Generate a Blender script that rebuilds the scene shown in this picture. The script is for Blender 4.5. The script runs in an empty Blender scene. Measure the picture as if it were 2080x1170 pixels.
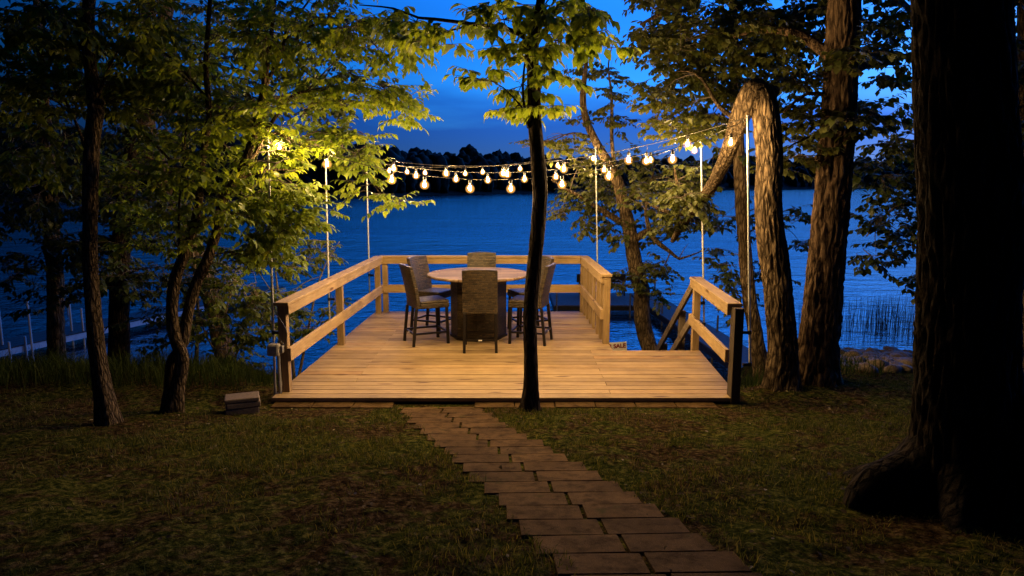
import bpy, bmesh, math, random
import numpy as np
from mathutils import Vector, Matrix, noise

random.seed(11)
RNG = np.random.default_rng(11)
SC = bpy.context.scene
COL = SC.collection
R = math.radians
V = Vector

# ------------------------------------------------------------------ camera
CAMZ = 2.14
TH = R(8.65)
FPX = 1387.0            # focal length in photograph pixels (24 mm equivalent)
WATER = -2.86
cd = bpy.data.cameras.new('camera')
cd.sensor_width = 36.0
cd.lens = 24.0
cd.clip_start = 0.05
cd.clip_end = 6000
cam = bpy.data.objects.new('camera', cd)
COL.objects.link(cam)
cam.location = (0, 0, CAMZ)
cam.rotation_euler = (math.pi / 2 - TH, 0, 0)
SC.camera = cam


def ray(px, py):
    u = (px - 1040) / FPX
    v = -(py - 585) / FPX
    return V((u, math.cos(TH) + v * math.sin(TH), -math.sin(TH) + v * math.cos(TH)))


def P(px, py, D):
    """the point the photograph shows at (px, py), standing D metres from the camera"""
    d = ray(px, py)
    return V((0, 0, CAMZ)) + d * (D / d.y)


def G(px, py, z):
    d = ray(px, py)
    return V((0, 0, CAMZ)) + d * ((z - CAMZ) / d.z)


# ------------------------------------------------------------------ small noise
def hash2(ix, iy, s):
    n = (ix.astype(np.int64) * 374761393 + iy.astype(np.int64) * 668265263 + s * 974711) & 0x7fffffff
    n = ((n ^ (n >> 13)) * 1274126177) & 0x7fffffff
    return ((n ^ (n >> 16)) & 0xffff) / 65535.0


def vn(x, y, s=0):
    x = np.asarray(x, float)
    y = np.asarray(y, float)
    ix = np.floor(x)
    iy = np.floor(y)
    fx = x - ix
    fy = y - iy
    fx = fx * fx * (3 - 2 * fx)
    fy = fy * fy * (3 - 2 * fy)
    a = hash2(ix, iy, s)
    b = hash2(ix + 1, iy, s)
    c = hash2(ix, iy + 1, s)
    d = hash2(ix + 1, iy + 1, s)
    return (a * (1 - fx) + b * fx) * (1 - fy) + (c * (1 - fx) + d * fx) * fy


def fbm(x, y, s=0, o=4):
    t = 0
    a = .5
    for k in range(o):
        t = t + a * vn(np.asarray(x) * 2 ** k, np.asarray(y) * 2 ** k, s + k)
        a *= .5
    return t


def smooth(a, b, x):
    t = np.clip((np.asarray(x, float) - a) / (b - a), 0, 1)
    return t * t * (3 - 2 * t)


def ground_z(x, y):
    x = np.asarray(x, float)
    y = np.asarray(y, float)
    base = np.where(y < 6.5, -.06 + .15 * (6.5 - np.maximum(y, -6)), -.06 - .03 * (y - 6.5))
    right = smooth(2.6, 4.2, x)
    left = smooth(-2.4, -4.0, x)
    mid = 1 - np.maximum(right, left)
    crest = 7.1 * mid + 8.0 * right + 7.9 * left
    slope = .46 * mid + .40 * right + .44 * left
    rr = smooth(4.0, 5.0, x)
    slope = slope * (1 - rr) + .185 * rr
    crest = crest * (1 - rr) + 7.7 * rr
    d = np.maximum(y - crest, 0)
    drop = slope * (d * d / (d + .6)) + rr * .4 * np.maximum(y - 13.2, 0)
    z = base - drop
    z = np.maximum(z, WATER - 1.5 + 0 * x)
    near = (1 - smooth(5.9, 6.4, y) * smooth(-2.9, -2.5, x) * (1 - smooth(2.5, 2.9, x)))
    b = (fbm(x * .9, y * .9, 3) - .47) * .10 + (fbm(x * 5, y * 5, 9) - .47) * .075
    return z + b * near


def gz(x, y):
    return float(ground_z(np.array([x]), np.array([y]))[0])


def GG(px, py):
    """the point of the ground at a pixel"""
    d = ray(px, py)
    o = V((0, 0, CAMZ))
    t = .5
    while t < 60:
        p = o + d * t
        yy = p.y
        z = -.06 + .15 * (6.5 - yy) if yy < 6.5 else -.06 - .03 * (yy - 6.5)
        if p.z < z:
            break
        t += .004
    return p


# ------------------------------------------------------------------ objects
def root_off(o):
    t = V((0, 0, 0))
    while o is not None:
        t = t + o.location
        o = o.parent
    return t


def tag(o, label=None, cat=None, group=None, kind=None):
    if label:
        o['label'] = label
    if cat:
        o['category'] = cat
    if group:
        o['group'] = group
    if kind:
        o['kind'] = kind
    return o


def thing(name, loc, label, cat, group=None):
    o = bpy.data.objects.new(name, None)
    o.empty_display_size = .1
    COL.objects.link(o)
    o.location = loc
    return tag(o, label, cat, group)


class MB:
    def __init__(self):
        self.v = []
        self.f = []

    def add(self, vs, fs):
        n = len(self.v)
        self.v.extend([tuple(a) for a in vs])
        self.f.extend([tuple(i + n for i in q) for q in fs])
        return self

    def hexa(self, b, t):
        """b, t: four bottom and four top corners, counter-clockwise"""
        return self.add(list(b) + list(t), [(3, 2, 1, 0), (4, 5, 6, 7), (0, 1, 5, 4), (1, 2, 6, 5), (2, 3, 7, 6), (3, 0, 4, 7)])

    def box(self, lo, hi):
        x0, y0, z0 = lo
        x1, y1, z1 = hi
        return self.hexa([(x0, y0, z0), (x1, y0, z0), (x1, y1, z0), (x0, y1, z0)],
                         [(x0, y0, z1), (x1, y0, z1), (x1, y1, z1), (x0, y1, z1)])

    def beam(self, a, b, w, h, up=(0, 0, 1)):
        """a bar from a to b, w wide and h high, centred"""
        a = V(a)
        b = V(b)
        d = (b - a).normalized()
        s = d.cross(V(up)).normalized()
        u = s.cross(d).normalized()
        q = []
        for p in (a, b):
            q.append([p - s * w / 2 - u * h / 2, p + s * w / 2 - u * h / 2, p + s * w / 2 + u * h / 2, p - s * w / 2 + u * h / 2])
        A, B = q
        return self.add(A + B, [(0, 1, 2, 3), (7, 6, 5, 4), (1, 0, 4, 5), (2, 1, 5, 6), (3, 2, 6, 7), (0, 3, 7, 4)])

    def tube(self, pts, rads, seg=8, cap=True, fn=None):
        pts = [V(p) for p in pts]
        n = len(pts)
        if not hasattr(rads, '__len__'):
            rads = [rads] * n
        ref = V((0, 1, 0)) if abs((pts[-1] - pts[0]).normalized().y) < .9 else V((1, 0, 0))
        vs = []
        L = 0
        s = None
        for i, p in enumerate(pts):
            t = (pts[min(i + 1, n - 1)] - pts[max(i - 1, 0)]).normalized()
            if s is None:
                s = t.cross(ref).normalized()
            else:
                s = (s - t * s.dot(t)).normalized()
            w = t.cross(s)
            if i:
                L += (p - pts[i - 1]).length
            for k in range(seg):
                a = 2 * math.pi * k / seg
                r = rads[i]
                if fn:
                    r = r * fn(a, L, i)
                vs.append(p + s * (math.cos(a) * r) + w * (math.sin(a) * r))
        fs = []
        for i in range(n - 1):
            for k in range(seg):
                k2 = (k + 1) % seg
                fs.append((i * seg + k, i * seg + k2, (i + 1) * seg + k2, (i + 1) * seg + k))
        if cap:
            fs.append(tuple(range(seg - 1, -1, -1)))
            fs.append(tuple((n - 1) * seg + k for k in range(seg)))
        return self.add(vs, fs)

    def lathe(self, prof, c=(0, 0, 0), seg=16):
        vs = []
        for r, z in prof:
            for k in range(seg):
                a = 2 * math.pi * k / seg
                vs.append((c[0] + r * math.cos(a), c[1] + r * math.sin(a), c[2] + z))
        fs = []
        for i in range(len(prof) - 1):
            for k in range(seg):
                k2 = (k + 1) % seg
                fs.append((i * seg + k, i * seg + k2, (i + 1) * seg + k2, (i + 1) * seg + k))
        fs.append(tuple(range(seg - 1, -1, -1)))
        fs.append(tuple((len(prof) - 1) * seg + k for k in range(seg)))
        return self.add(vs, fs)

    def build(self, name, mat, parent=None, local=False, bevel=0, smooth=False):
        off = V((0, 0, 0)) if (parent is None or local) else root_off(parent)
        me = bpy.data.meshes.new(name)
        me.from_pydata([(v[0] - off.x, v[1] - off.y, v[2] - off.z) for v in self.v], [], self.f)
        return finish(name, me, mat, parent, bevel, smooth)


def finish(name, me, mat, parent=None, bevel=0, smooth=False):
    bm = bmesh.new()
    bm.from_mesh(me)
    if len(bm.faces) < 60000:
        bmesh.ops.recalc_face_normals(bm, faces=bm.faces)
    bm.to_mesh(me)
    bm.free()
    if smooth:
        me.polygons.foreach_set('use_smooth', np.ones(len(me.polygons), bool))
    me.materials.append(mat)
    o = bpy.data.objects.new(name, me)
    COL.objects.link(o)
    o.parent = parent
    if bevel:
        m = o.modifiers.new('bevel', 'BEVEL')
        m.width = bevel
        m.segments = 2
        m.limit_method = 'ANGLE'
    return o


def np_mesh(name, verts, faces, mat, parent=None, k=4, attr=None):
    """faces: (n, k) array"""
    me = bpy.data.meshes.new(name)
    off = root_off(parent) if parent else V((0, 0, 0))
    verts = verts - np.array(off)
    me.vertices.add(len(verts))
    me.vertices.foreach_set('co', verts.astype(np.float32).ravel())
    me.loops.add(len(faces) * k)
    me.loops.foreach_set('vertex_index', faces.astype(np.int32).ravel())
    me.polygons.add(len(faces))
    me.polygons.foreach_set('loop_start', np.arange(0, len(faces) * k, k, dtype=np.int32))
    me.polygons.foreach_set('loop_total', np.full(len(faces), k, dtype=np.int32))
    me.update(calc_edges=True)
    me.validate()
    me.materials.append(mat)
    o = bpy.data.objects.new(name, me)
    COL.objects.link(o)
    o.parent = parent
    return o


def copy_tree(o, parent=None):
    c = o.copy()
    COL.objects.link(c)
    c.parent = parent
    for ch in list(o.children):
        copy_tree(ch, c)
    return c


# ------------------------------------------------------------------ materials
class NT:
    def __init__(self, name):
        self.m = bpy.data.materials.new(name)
        self.m.use_nodes = True
        self.t = self.m.node_tree
        self.b = self.t.nodes['Principled BSDF']
        self.out = self.t.nodes['Material Output']

    def n(self, ty, **kw):
        x = self.t.nodes.new(ty)
        for k, v in kw.items():
            if k.startswith('i_'):
                x.inputs[k[2:].replace('_', ' ')].default_value = v
            else:
                setattr(x, k, v)
        return x

    def l(self, a, b):
        self.t.links.new(a, b)

    def coords(self, scale=(1, 1, 1), kind='Object', rot=(0, 0, 0)):
        tc = self.n('ShaderNodeTexCoord')
        mp = self.n('ShaderNodeMapping')
        mp.inputs['Scale'].default_value = scale
        mp.inputs['Rotation'].default_value = rot
        self.l(tc.outputs[kind], mp.inputs['Vector'])
        return mp.outputs['Vector']

    def noise(self, vec, scale, detail=4, rough=.55, dist=0):
        x = self.n('ShaderNodeTexNoise')
        x.inputs['Scale'].default_value = scale
        x.inputs['Detail'].default_value = detail
        x.inputs['Roughness'].default_value = rough
        x.inputs['Distortion'].default_value = dist
        self.l(vec, x.inputs['Vector'])
        return x.outputs['Fac']

    def ramp(self, fac, stops):
        x = self.n('ShaderNodeValToRGB')
        e = x.color_ramp.elements
        while len(e) < len(stops):
            e.new(.5)
        for q, (p, c) in zip(e, stops):
            q.position = p
            q.color = (*c, 1) if len(c) == 3 else c
        self.l(fac, x.inputs['Fac'])
        return x.outputs['Color']

    def mix(self, fac, a, b, mode='MIX'):
        x = self.n('ShaderNodeMix', data_type='RGBA', blend_type=mode)
        for s, val in ((0, fac), (6, a), (7, b)):
            if hasattr(val, 'is_linked') or hasattr(val, 'links'):
                self.l(val, x.inputs[s])
            elif s == 0:
                x.inputs[0].default_value = val
            else:
                x.inputs[s].default_value = (*val, 1)
        return x.outputs[2]

    def math(self, op, a, b=0.0):
        x = self.n('ShaderNodeMath', operation=op)
        for s, val in ((0, a), (1, b)):
            if hasattr(val, 'links'):
                self.l(val, x.inputs[s])
            else:
                x.inputs[s].default_value = val
        return x.outputs[0]

    def bump(self, h, strength=.5, dist=.01):
        x = self.n('ShaderNodeBump')
        x.inputs['Strength'].default_value = strength
        x.inputs['Distance'].default_value = dist
        self.l(h, x.inputs['Height'])
        self.l(x.outputs['Normal'], self.b.inputs['Normal'])

    def base(self, c, rough=.6, spec=.4):
        if hasattr(c, 'links'):
            self.l(c, self.b.inputs['Base Color'])
        else:
            self.b.inputs['Base Color'].default_value = (*c, 1)
        self.b.inputs['Roughness'].default_value = rough
        self.b.inputs['Specular IOR Level'].default_value = spec
        return self.m


def wood(axis, lo=(.24, .155, .075), hi=(.42, .305, .160), name='pine_wood'):
    t = NT(name + '_' + axis)
    s = {'x': (1.1, 16, 16), 'y': (16, 1.1, 16), 'z': (16, 16, 1.1)}[axis]
    vec = t.coords(s)
    geo = t.n('ShaderNodeNewGeometry')
    rnd = geo.outputs['Random Per Island']
    av = t.n('ShaderNodeVectorMath', operation='ADD')
    cm = t.n('ShaderNodeCombineXYZ')
    r40 = t.math('MULTIPLY', rnd, 40)
    for k in range(3):
        t.l(r40, cm.inputs[k])
    t.l(vec, av.inputs[0])
    t.l(cm.outputs[0], av.inputs[1])
    vec = av.outputs[0]
    g1 = t.noise(vec, 2.2, 6, .6, .6)
    g2 = t.noise(vec, 9, 3, .5, .2)
    f = t.math('ADD', t.math('MULTIPLY', g1, .75), t.math('MULTIPLY', g2, .3))
    c = t.ramp(f, [(.30, lo), (.52, tuple((a + b) / 2 for a, b in zip(lo, hi))), (.72, hi)])
    # board to board difference
    tint = t.ramp(rnd, [(0, (.68, .64, .58)), (.4, (.95, .95, .95)), (.7, (1.08, 1.07, 1.05)), (1, (.98, .86, .72))])
    c = t.mix(1.0, c, tint, 'MULTIPLY')
    # knots
    k = t.n('ShaderNodeTexVoronoi')
    k.inputs['Scale'].default_value = 1.0
    ks = {'x': (1.6, 7, 7), 'y': (7, 1.6, 7), 'z': (7, 7, 1.6)}[axis]
    t.l(t.coords(ks), k.inputs['Vector'])
    kf = t.ramp(k.outputs['Distance'], [(.08, (1, 1, 1)), (.19, (0, 0, 0))])
    c = t.mix(kf, c, (.10, .05, .02))
    # weather marks and footprints
    w = t.noise(t.coords((1, 1, 1)), 2.3, 5, .65)
    wf = t.ramp(w, [(.38, (1.06, 1.05, 1.04)), (.55, (.9, .89, .88)), (.74, (.66, .63, .60))])
    c = t.mix(1.0, c, wf, 'MULTIPLY')
    t.bump(f, .35, .004)
    return t.base(c, .68, .2)


def bark(name, lo, hi, sc=1.0, moss=None):
    t = NT(name)
    vec = t.coords((26 * sc, 26 * sc, 7.0 * sc))
    v = t.n('ShaderNodeTexVoronoi', feature='DISTANCE_TO_EDGE')
    v.inputs['Scale'].default_value = 1
    w = t.n('ShaderNodeVectorMath', operation='ADD')
    nz = t.n('ShaderNodeTexNoise')
    nz.inputs['Scale'].default_value = .8
    nz.inputs['Detail'].default_value = 4
    t.l(vec, nz.inputs['Vector'])
    t.l(vec, w.inputs[0])
    t.l(nz.outputs['Color'], w.inputs[1])
    t.l(w.outputs[0], v.inputs['Vector'])
    fine = t.noise(t.coords((60, 60, 22)), 1.5, 5, .65)
    h = t.math('ADD', t.math('MULTIPLY', t.math('MINIMUM', v.outputs['Distance'], .35), 1.8), t.math('MULTIPLY', fine, .5))
    c = t.ramp(h, [(.26, lo), (.5, tuple(.5 * (a + b) for a, b in zip(lo, hi))), (.95, hi)])
    big = t.noise(t.coords((1, 1, 1)), 2.5, 4, .6)
    c = t.mix(1.0, c, t.ramp(big, [(.35, (.65, .65, .65)), (.65, (1.1, 1.08, 1.05))]), 'MULTIPLY')
    t.bump(h, 1.0, .03)
    return t.base(c, .95, .04)


def leafmat(name, c1, c2, c3, trans=.45, rough=.5, split=.5, spec=.35):
    t = NT(name)
    geo = t.n('ShaderNodeNewGeometry')
    c = t.ramp(geo.outputs['Random Per Island'], [(0, c1), (split, c2), (1, c3)])
    t.base(c, rough, spec)
    tr = t.n('ShaderNodeBsdfTranslucent')
    t.l(t.mix(1.0, c, (1.35, 1.2, .5), 'MULTIPLY'), tr.inputs['Color'])
    mx = t.n('ShaderNodeMixShader')
    mx.inputs[0].default_value = trans
    t.l(t.b.outputs[0], mx.inputs[1])
    t.l(tr.outputs[0], mx.inputs[2])
    t.l(mx.outputs[0], t.out.inputs['Surface'])
    return t.m


def plain(name, c, rough=.5, metal=0, var=.25, sc=20, bump=.1):
    t = NT(name)
    n = t.noise(t.coords(), sc, 5, .6)
    t.bump(n, bump, .004)
    t.base(t.ramp(n, [(.3, tuple(a * (1 - var) for a in c)), (.7, tuple(min(1, a * (1 + var)) for a in c))]), rough)
    t.b.inputs['Metallic'].default_value = metal
    return t.m


def wicker(name, flat=False):
    t = NT(name)
    tc = t.n('ShaderNodeTexCoord')
    sp = t.n('ShaderNodeSeparateXYZ')
    t.l(tc.outputs['Object'], sp.inputs[0])
    cb = t.n('ShaderNodeCombineXYZ')
    if flat:
        t.l(sp.outputs[0], cb.inputs[0])
        t.l(t.math('ADD', sp.outputs[1], sp.outputs[2]), cb.inputs[1])
    else:
        t.l(t.math('ADD', sp.outputs[0], sp.outputs[1]), cb.inputs[0])
        t.l(sp.outputs[2], cb.inputs[1])
    br = t.n('ShaderNodeTexBrick')
    br.offset = .5
    br.inputs['Scale'].default_value = 1
    br.inputs['Brick Width'].default_value = .050
    br.inputs['Row Height'].default_value = .024
    br.inputs['Mortar Size'].default_value = .005
    br.inputs['Mortar Smooth'].default_value = .9
    br.inputs['Color1'].default_value = (.075, .050, .026, 1)
    br.inputs['Color2'].default_value = (.013, .009, .005, 1)
    br.inputs['Mortar'].default_value = (.010, .007, .005, 1)
    t.l(cb.outputs[0], br.inputs['Vector'])
    n = t.noise(tc.outputs['Object'], 60, 3)
    c = t.mix(1.0, br.outputs['Color'], t.ramp(n, [(.3, (.75, .75, .75)), (.7, (1.2, 1.15, 1.1))]), 'MULTIPLY')
    inv = t.math('SUBTRACT', 1, br.outputs['Fac'])
    t.bump(inv, .9, .006)
    return t.base(c, .45, .45)


M = {}
M['wood_x'] = wood('x')
M['wood_y'] = wood('y')
M['wood_z'] = wood('z')
M['wood_grey'] = wood('y', (.10, .075, .05), (.22, .17, .12), 'old_wood')
M['dark_post'] = wood('z', (.035, .025, .016), (.08, .058, .038), 'shade_wood')  # darker pine: shade on the front right post put into its colour
M['bark_brown'] = bark('bark_brown', (.040, .028, .018), (.20, .145, .092), .8)
M['bark_oak'] = bark('bark_oak', (.040, .026, .018), (.21, .140, .090), .62)
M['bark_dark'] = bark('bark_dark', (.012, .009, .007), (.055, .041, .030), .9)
M['bark_black'] = bark('bark_black', (.006, .005, .004), (.034, .025, .018), .55)
M['bark_young'] = bark('bark_young', (.022, .016, .010), (.15, .110, .070), 1.3)
M['leaf_bright'] = leafmat('leaf_bright', (.080, .125, .016), (.135, .20, .026), (.20, .25, .045), .58)
M['leaf_mid'] = leafmat('leaf_mid', (.060, .088, .012), (.100, .135, .018), (.14, .165, .030), .5)
M['leaf_oak'] = leafmat('leaf_oak', (.042, .054, .012), (.066, .078, .018), (.105, .110, .034), .42)
M['leaf_dark'] = leafmat('leaf_dark', (.018, .030, .008), (.028, .042, .010), (.040, .055, .014), .35)
M['wicker'] = wicker('wicker')
M['wicker_flat'] = wicker('wicker_seat', True)
M['bronze'] = plain('dark_bronze_metal', (.012, .009, .008), .42, .3, .3, 30)
M['galv'] = plain('galvanised_steel', (.62, .62, .60), .38, .6, .12, 14)
M['black_plastic'] = plain('black_plastic', (.016, .015, .014), .45, 0, .2, 40)
M['outlet'] = plain('weathered_plastic', (.32, .29, .25), .6, 0, .35, 22, .3)
M['pipe'] = plain('grey_pipe', (.24, .23, .22), .5, 0, .2, 18)
M['cable'] = plain('cable_rubber', (.05, .045, .04), .5, 0, .2, 40)
M['alu'] = plain('pale_aluminium', (.45, .47, .50), .35, .4, .15, 8)
M['dock_grey'] = plain('grey_dock_board', (.15, .135, .13), .85, 0, .25, 9)
M['dock_dark'] = plain('dock_frame', (.035, .032, .032), .6, 0, .25, 9)
M['sign_white'] = plain('sign_board', (.80, .77, .72), .5, 0, .08, 9)
M['sign_red'] = plain('sign_letters', (.20, .008, .008), .5, 0, .1, 9)
M['block'] = plain('concrete_block', (.13, .095, .068), .85, 0, .35, 45, .5)
M['rock'] = plain('field_stone', (.12, .090, .066), .85, 0, .45, 7, .5)
M['twig'] = plain('twig_bark', (.060, .045, .032), .85, 0, .3, 40)
M['twig_pale'] = plain('twig_pale_bark', (.15, .115, .080), .85, 0, .3, 40)


def m_paver():
    t = NT('concrete_paver')
    geo = t.n('ShaderNodeNewGeometry')
    n = t.noise(t.coords(), 3.5, 6, .65)
    f = t.noise(t.coords(), 160, 3, .7)
    c = t.ramp(n, [(.3, (.066, .040, .017)), (.55, (.100, .062, .027)), (.75, (.13, .083, .038))])
    c = t.mix(1.0, c, t.ramp(geo.outputs['Random Per Island'], [(0, (.82, .80, .78)), (1, (1.1, 1.06, 1))]), 'MULTIPLY')
    c = t.mix(1.0, c, t.ramp(f, [(.3, (.7, .7, .7)), (.62, (1.05, 1.05, 1.05)), (.72, (1.7, 1.7, 1.65))]), 'MULTIPLY')
    st = t.noise(t.coords(), 9, 6, .7)
    c = t.mix(1.0, c, t.ramp(st, [(.36, (.45, .43, .40)), (.52, (1, 1, 1)), (.75, (1.2, 1.15, 1.1))]), 'MULTIPLY')
    ms = t.noise(t.coords(), 5, 5, .7)
    c = t.mix(t.ramp(ms, [(.60, (0, 0, 0)), (.72, (.7, .7, .7))]), c, (.030, .034, .008))
    t.bump(f, .7, .006)
    return t.base(c, .95, .03)


def m_ground():
    t = NT('lawn_soil')
    vec = t.coords()
    big = t.noise(vec, 1.3, 5, .62)
    med = t.noise(vec, 8, 5, .68)
    mot = t.noise(t.coords((1, 1, 1), rot=(0, 0, 1)), 21, 4, .7)
    fine = t.noise(vec, 75, 4, .7)
    soil = t.ramp(mot, [(.32, (.006, .004, .002)), (.5, (.030, .019, .009)), (.68, (.10, .068, .032))])
    moss = t.ramp(mot, [(.31, (.006, .009, .002)), (.49, (.026, .031, .007)), (.67, (.10, .094, .022))])
    k = t.ramp(t.math('ADD', t.math('MULTIPLY', big, .55), t.math('MULTIPLY', med, .45)), [(.45, (0, 0, 0)), (.54, (1, 1, 1))])
    c = t.mix(k, soil, moss)
    c = t.mix(1.0, c, t.ramp(fine, [(.28, (.35, .33, .3)), (.5, (1, 1, 1)), (.7, (1.6, 1.5, 1.3))]), 'MULTIPLY')
    h = t.math('ADD', t.math('ADD', t.math('MULTIPLY', med, .6), t.math('MULTIPLY', mot, .4)), t.math('MULTIPLY', fine, .35))
    t.bump(h, 1.0, .035)
    return t.base(c, 1.0, .0)


def m_water():
    t = NT('lake_water')
    vec = t.coords((1, 1.5, 1))
    n1 = t.noise(vec, .55, 5, .6, .3)
    n2 = t.noise(t.coords((1, 1.8, 1), rot=(0, 0, .35)), 2.4, 4, .55, .2)
    patch = t.noise(t.coords((.6, 1.6, 1)), .06, 3, .5)
    n0 = t.noise(t.coords((1, 2.2, 1), rot=(0, 0, -.25)), .16, 3, .5, .4)
    h = t.math('ADD', t.math('ADD', t.math('MULTIPLY', n0, .35), t.math('MULTIPLY', n1, 1.0)), t.math('MULTIPLY', n2, .30))
    h = t.math('MULTIPLY', h, t.math('ADD', t.math('MULTIPLY', patch, 1.1), .25))
    t.bump(h, .75, .26)
    t.base((.002, .006, .016), .06, .5)
    t.b.inputs['IOR'].default_value = 1.9
    return t.m


def m_top():
    t = NT('plank_tabletop')
    vec = t.coords()
    br = t.n('ShaderNodeTexBrick')
    br.offset = .43
    br.inputs['Scale'].default_value = 1
    br.inputs['Brick Width'].default_value = .55
    br.inputs['Row Height'].default_value = .085
    br.inputs['Mortar Size'].default_value = .0025
    br.inputs['Color1'].default_value = (.215, .152, .105, 1)
    br.inputs['Color2'].default_value = (.105, .073, .050, 1)
    br.inputs['Mortar'].default_value = (.08, .05, .035, 1)
    t.l(vec, br.inputs['Vector'])
    n = t.noise(t.coords((2, 22, 22)), 2.2, 5, .6, .4)
    c = t.mix(1.0, br.outputs['Color'], t.ramp(n, [(.3, (.65, .62, .6)), (.7, (1.3, 1.25, 1.2))]), 'MULTIPLY')
    return t.base(c, .6, .12)


def m_bulb():
    t = NT('lit_bulb')
    e = t.n('ShaderNodeEmission')
    e.inputs['Color'].default_value = (1.0, .64, .255, 1)
    e.inputs['Strength'].default_value = BULB
    t.l(e.outputs[0], t.out.inputs['Surface'])
    return t.m


def m_glass():
    t = NT('warm_bulb_glass')
    tr = t.n('ShaderNodeBsdfTransparent')
    t.l(tr.outputs[0], t.out.inputs['Surface'])
    e = t.n('ShaderNodeEmission')
    e.inputs['Color'].default_value = (1.0, .44, .085, 1)
    e.inputs['Strength'].default_value = 15.0
    t.l(e.outputs[0], t.out.inputs['Volume'])
    return t.m


BULB = 3300.0
M['paver'] = m_paver()
M['ground'] = m_ground()
M['water'] = m_water()
M['top'] = m_top()
M['bulb'] = m_bulb()
M['glass'] = m_glass()
M['grass'] = leafmat('grass_blade', (.020, .032, .006), (.058, .070, .012), (.18, .155, .06), .3, .8, .5, .05)
M['tall_grass'] = leafmat('bank_grass', (.020, .034, .006), (.030, .046, .008), (.050, .060, .016), .3, .8, .5, .05)
M['reed'] = plain('reed_stem', (.020, .020, .016), .7)
M['litter'] = leafmat('dry_leaf', (.035, .022, .010), (.075, .052, .025), (.26, .22, .14), .15, .8, .9, .05)
M['forest'] = leafmat('far_foliage', (.012, .016, .008), (.018, .022, .010), (.026, .030, .014), 0.0, .9)
M['hill'] = plain('far_ground', (.02, .022, .012), .95)

# ------------------------------------------------------------------ world
SUN_EL, SUN_ROT = 6.0, 46.0
w = bpy.data.worlds.new('World')
SC.world = w
w.use_nodes = True
nt = w.node_tree
for n in list(nt.nodes):
    nt.nodes.remove(n)
out = nt.nodes.new('ShaderNodeOutputWorld')
bg = nt.nodes.new('ShaderNodeBackground')
sky = nt.nodes.new('ShaderNodeTexSky')
sky.sky_type = 'NISHITA'
sky.sun_disc = False
sky.sun_elevation = R(SUN_EL)
sky.sun_rotation = R(SUN_ROT)
sky.ozone_density = 8.0
sky.air_density = 1.0
sky.dust_density = .3
# a bank of dusk cloud low over the far shore, and thin streaks above it
tc = nt.nodes.new('ShaderNodeTexCoord')
sep = nt.nodes.new('ShaderNodeSeparateXYZ')
nt.links.new(tc.outputs['Generated'], sep.inputs[0])
mp = nt.nodes.new('ShaderNodeMapping')
mp.inputs['Scale'].default_value = (1.5, 1.5, 9)
nt.links.new(tc.outputs['Generated'], mp.inputs[0])
nz = nt.nodes.new('ShaderNodeTexNoise')
nz.inputs['Scale'].default_value = 2.6
nz.inputs['Detail'].default_value = 6
nt.links.new(mp.outputs[0], nz.inputs['Vector'])


def wm(op, a, b):
    x = nt.nodes.new('ShaderNodeMath')
    x.operation = op
    for s, val in ((0, a), (1, b)):
        if hasattr(val, 'links'):
            nt.links.new(val, x.inputs[s])
        else:
            x.inputs[s].default_value = val
    return x.outputs[0]


hgt = wm('SUBTRACT', sep.outputs[2], wm('MULTIPLY', wm('SUBTRACT', nz.outputs['Fac'], .5), .10))
cr = nt.nodes.new('ShaderNodeValToRGB')
cr.color_ramp.elements[0].position = .085
cr.color_ramp.elements[0].color = (.32, .30, .52, 1)
cr.color_ramp.elements[1].position = .15
cr.color_ramp.elements[1].color = (1, 1, 1, 1)
nt.links.new(hgt, cr.inputs[0])
mx = nt.nodes.new('ShaderNodeMix')
mx.data_type = 'RGBA'
mx.blend_type = 'MULTIPLY'
mx.inputs[0].default_value = 1
nt.links.new(sky.outputs[0], mx.inputs[6])
nt.links.new(cr.outputs[0], mx.inputs[7])
mx2 = nt.nodes.new('ShaderNodeMix')
mx2.data_type = 'RGBA'
mx2.blend_type = 'MULTIPLY'
mx2.inputs[0].default_value = 1
SKYTINT = (1.4, 1.9, 2.55)
mx2.inputs[7].default_value = (*SKYTINT, 1)
nt.links.new(mx.outputs[2], mx2.inputs[6])
# the afterglow is over the lake (+Y); overhead and behind the camera the sky is already dark
glow = wm('ADD', wm('ADD', wm('MULTIPLY', sep.outputs[1], .85), wm('MULTIPLY', sep.outputs[0], .55)), wm('MULTIPLY', sep.outputs[2], .42))
mr = nt.nodes.new('ShaderNodeMapRange')
mr.interpolation_type = 'SMOOTHSTEP'
mr.inputs['From Min'].default_value = .24
mr.inputs['From Max'].default_value = 1.05
mr.inputs['To Min'].default_value = .03
mr.inputs['To Max'].default_value = 1.0
nt.links.new(glow, mr.inputs['Value'])
vs_ = nt.nodes.new('ShaderNodeVectorMath')
vs_.operation = 'SCALE'
nt.links.new(mx2.outputs[2], vs_.inputs[0])
hi = nt.nodes.new('ShaderNodeMapRange')
hi.interpolation_type = 'SMOOTHSTEP'
hi.inputs['From Min'].default_value = .22
hi.inputs['From Max'].default_value = .45
hi.inputs['To Min'].default_value = 1.0
hi.inputs['To Max'].default_value = 4.4  # unseen sky above the frame boosted to brighten the lake's reflection
nt.links.new(sep.outputs[2], hi.inputs['Value'])
ov = nt.nodes.new('ShaderNodeMapRange')
ov.interpolation_type = 'SMOOTHSTEP'
ov.inputs['From Min'].default_value = .42
ov.inputs['From Max'].default_value = .70
ov.inputs['To Min'].default_value = 1.0
ov.inputs['To Max'].default_value = .03
nt.links.new(sep.outputs[2], ov.inputs['Value'])
nt.links.new(wm('MULTIPLY', wm('MULTIPLY', mr.outputs[0], hi.outputs[0]), ov.outputs[0]), vs_.inputs['Scale'])
nt.links.new(vs_.outputs[0], bg.inputs[0])
bg.inputs[1].default_value = .15
nt.links.new(bg.outputs[0], out.inputs[0])

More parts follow.
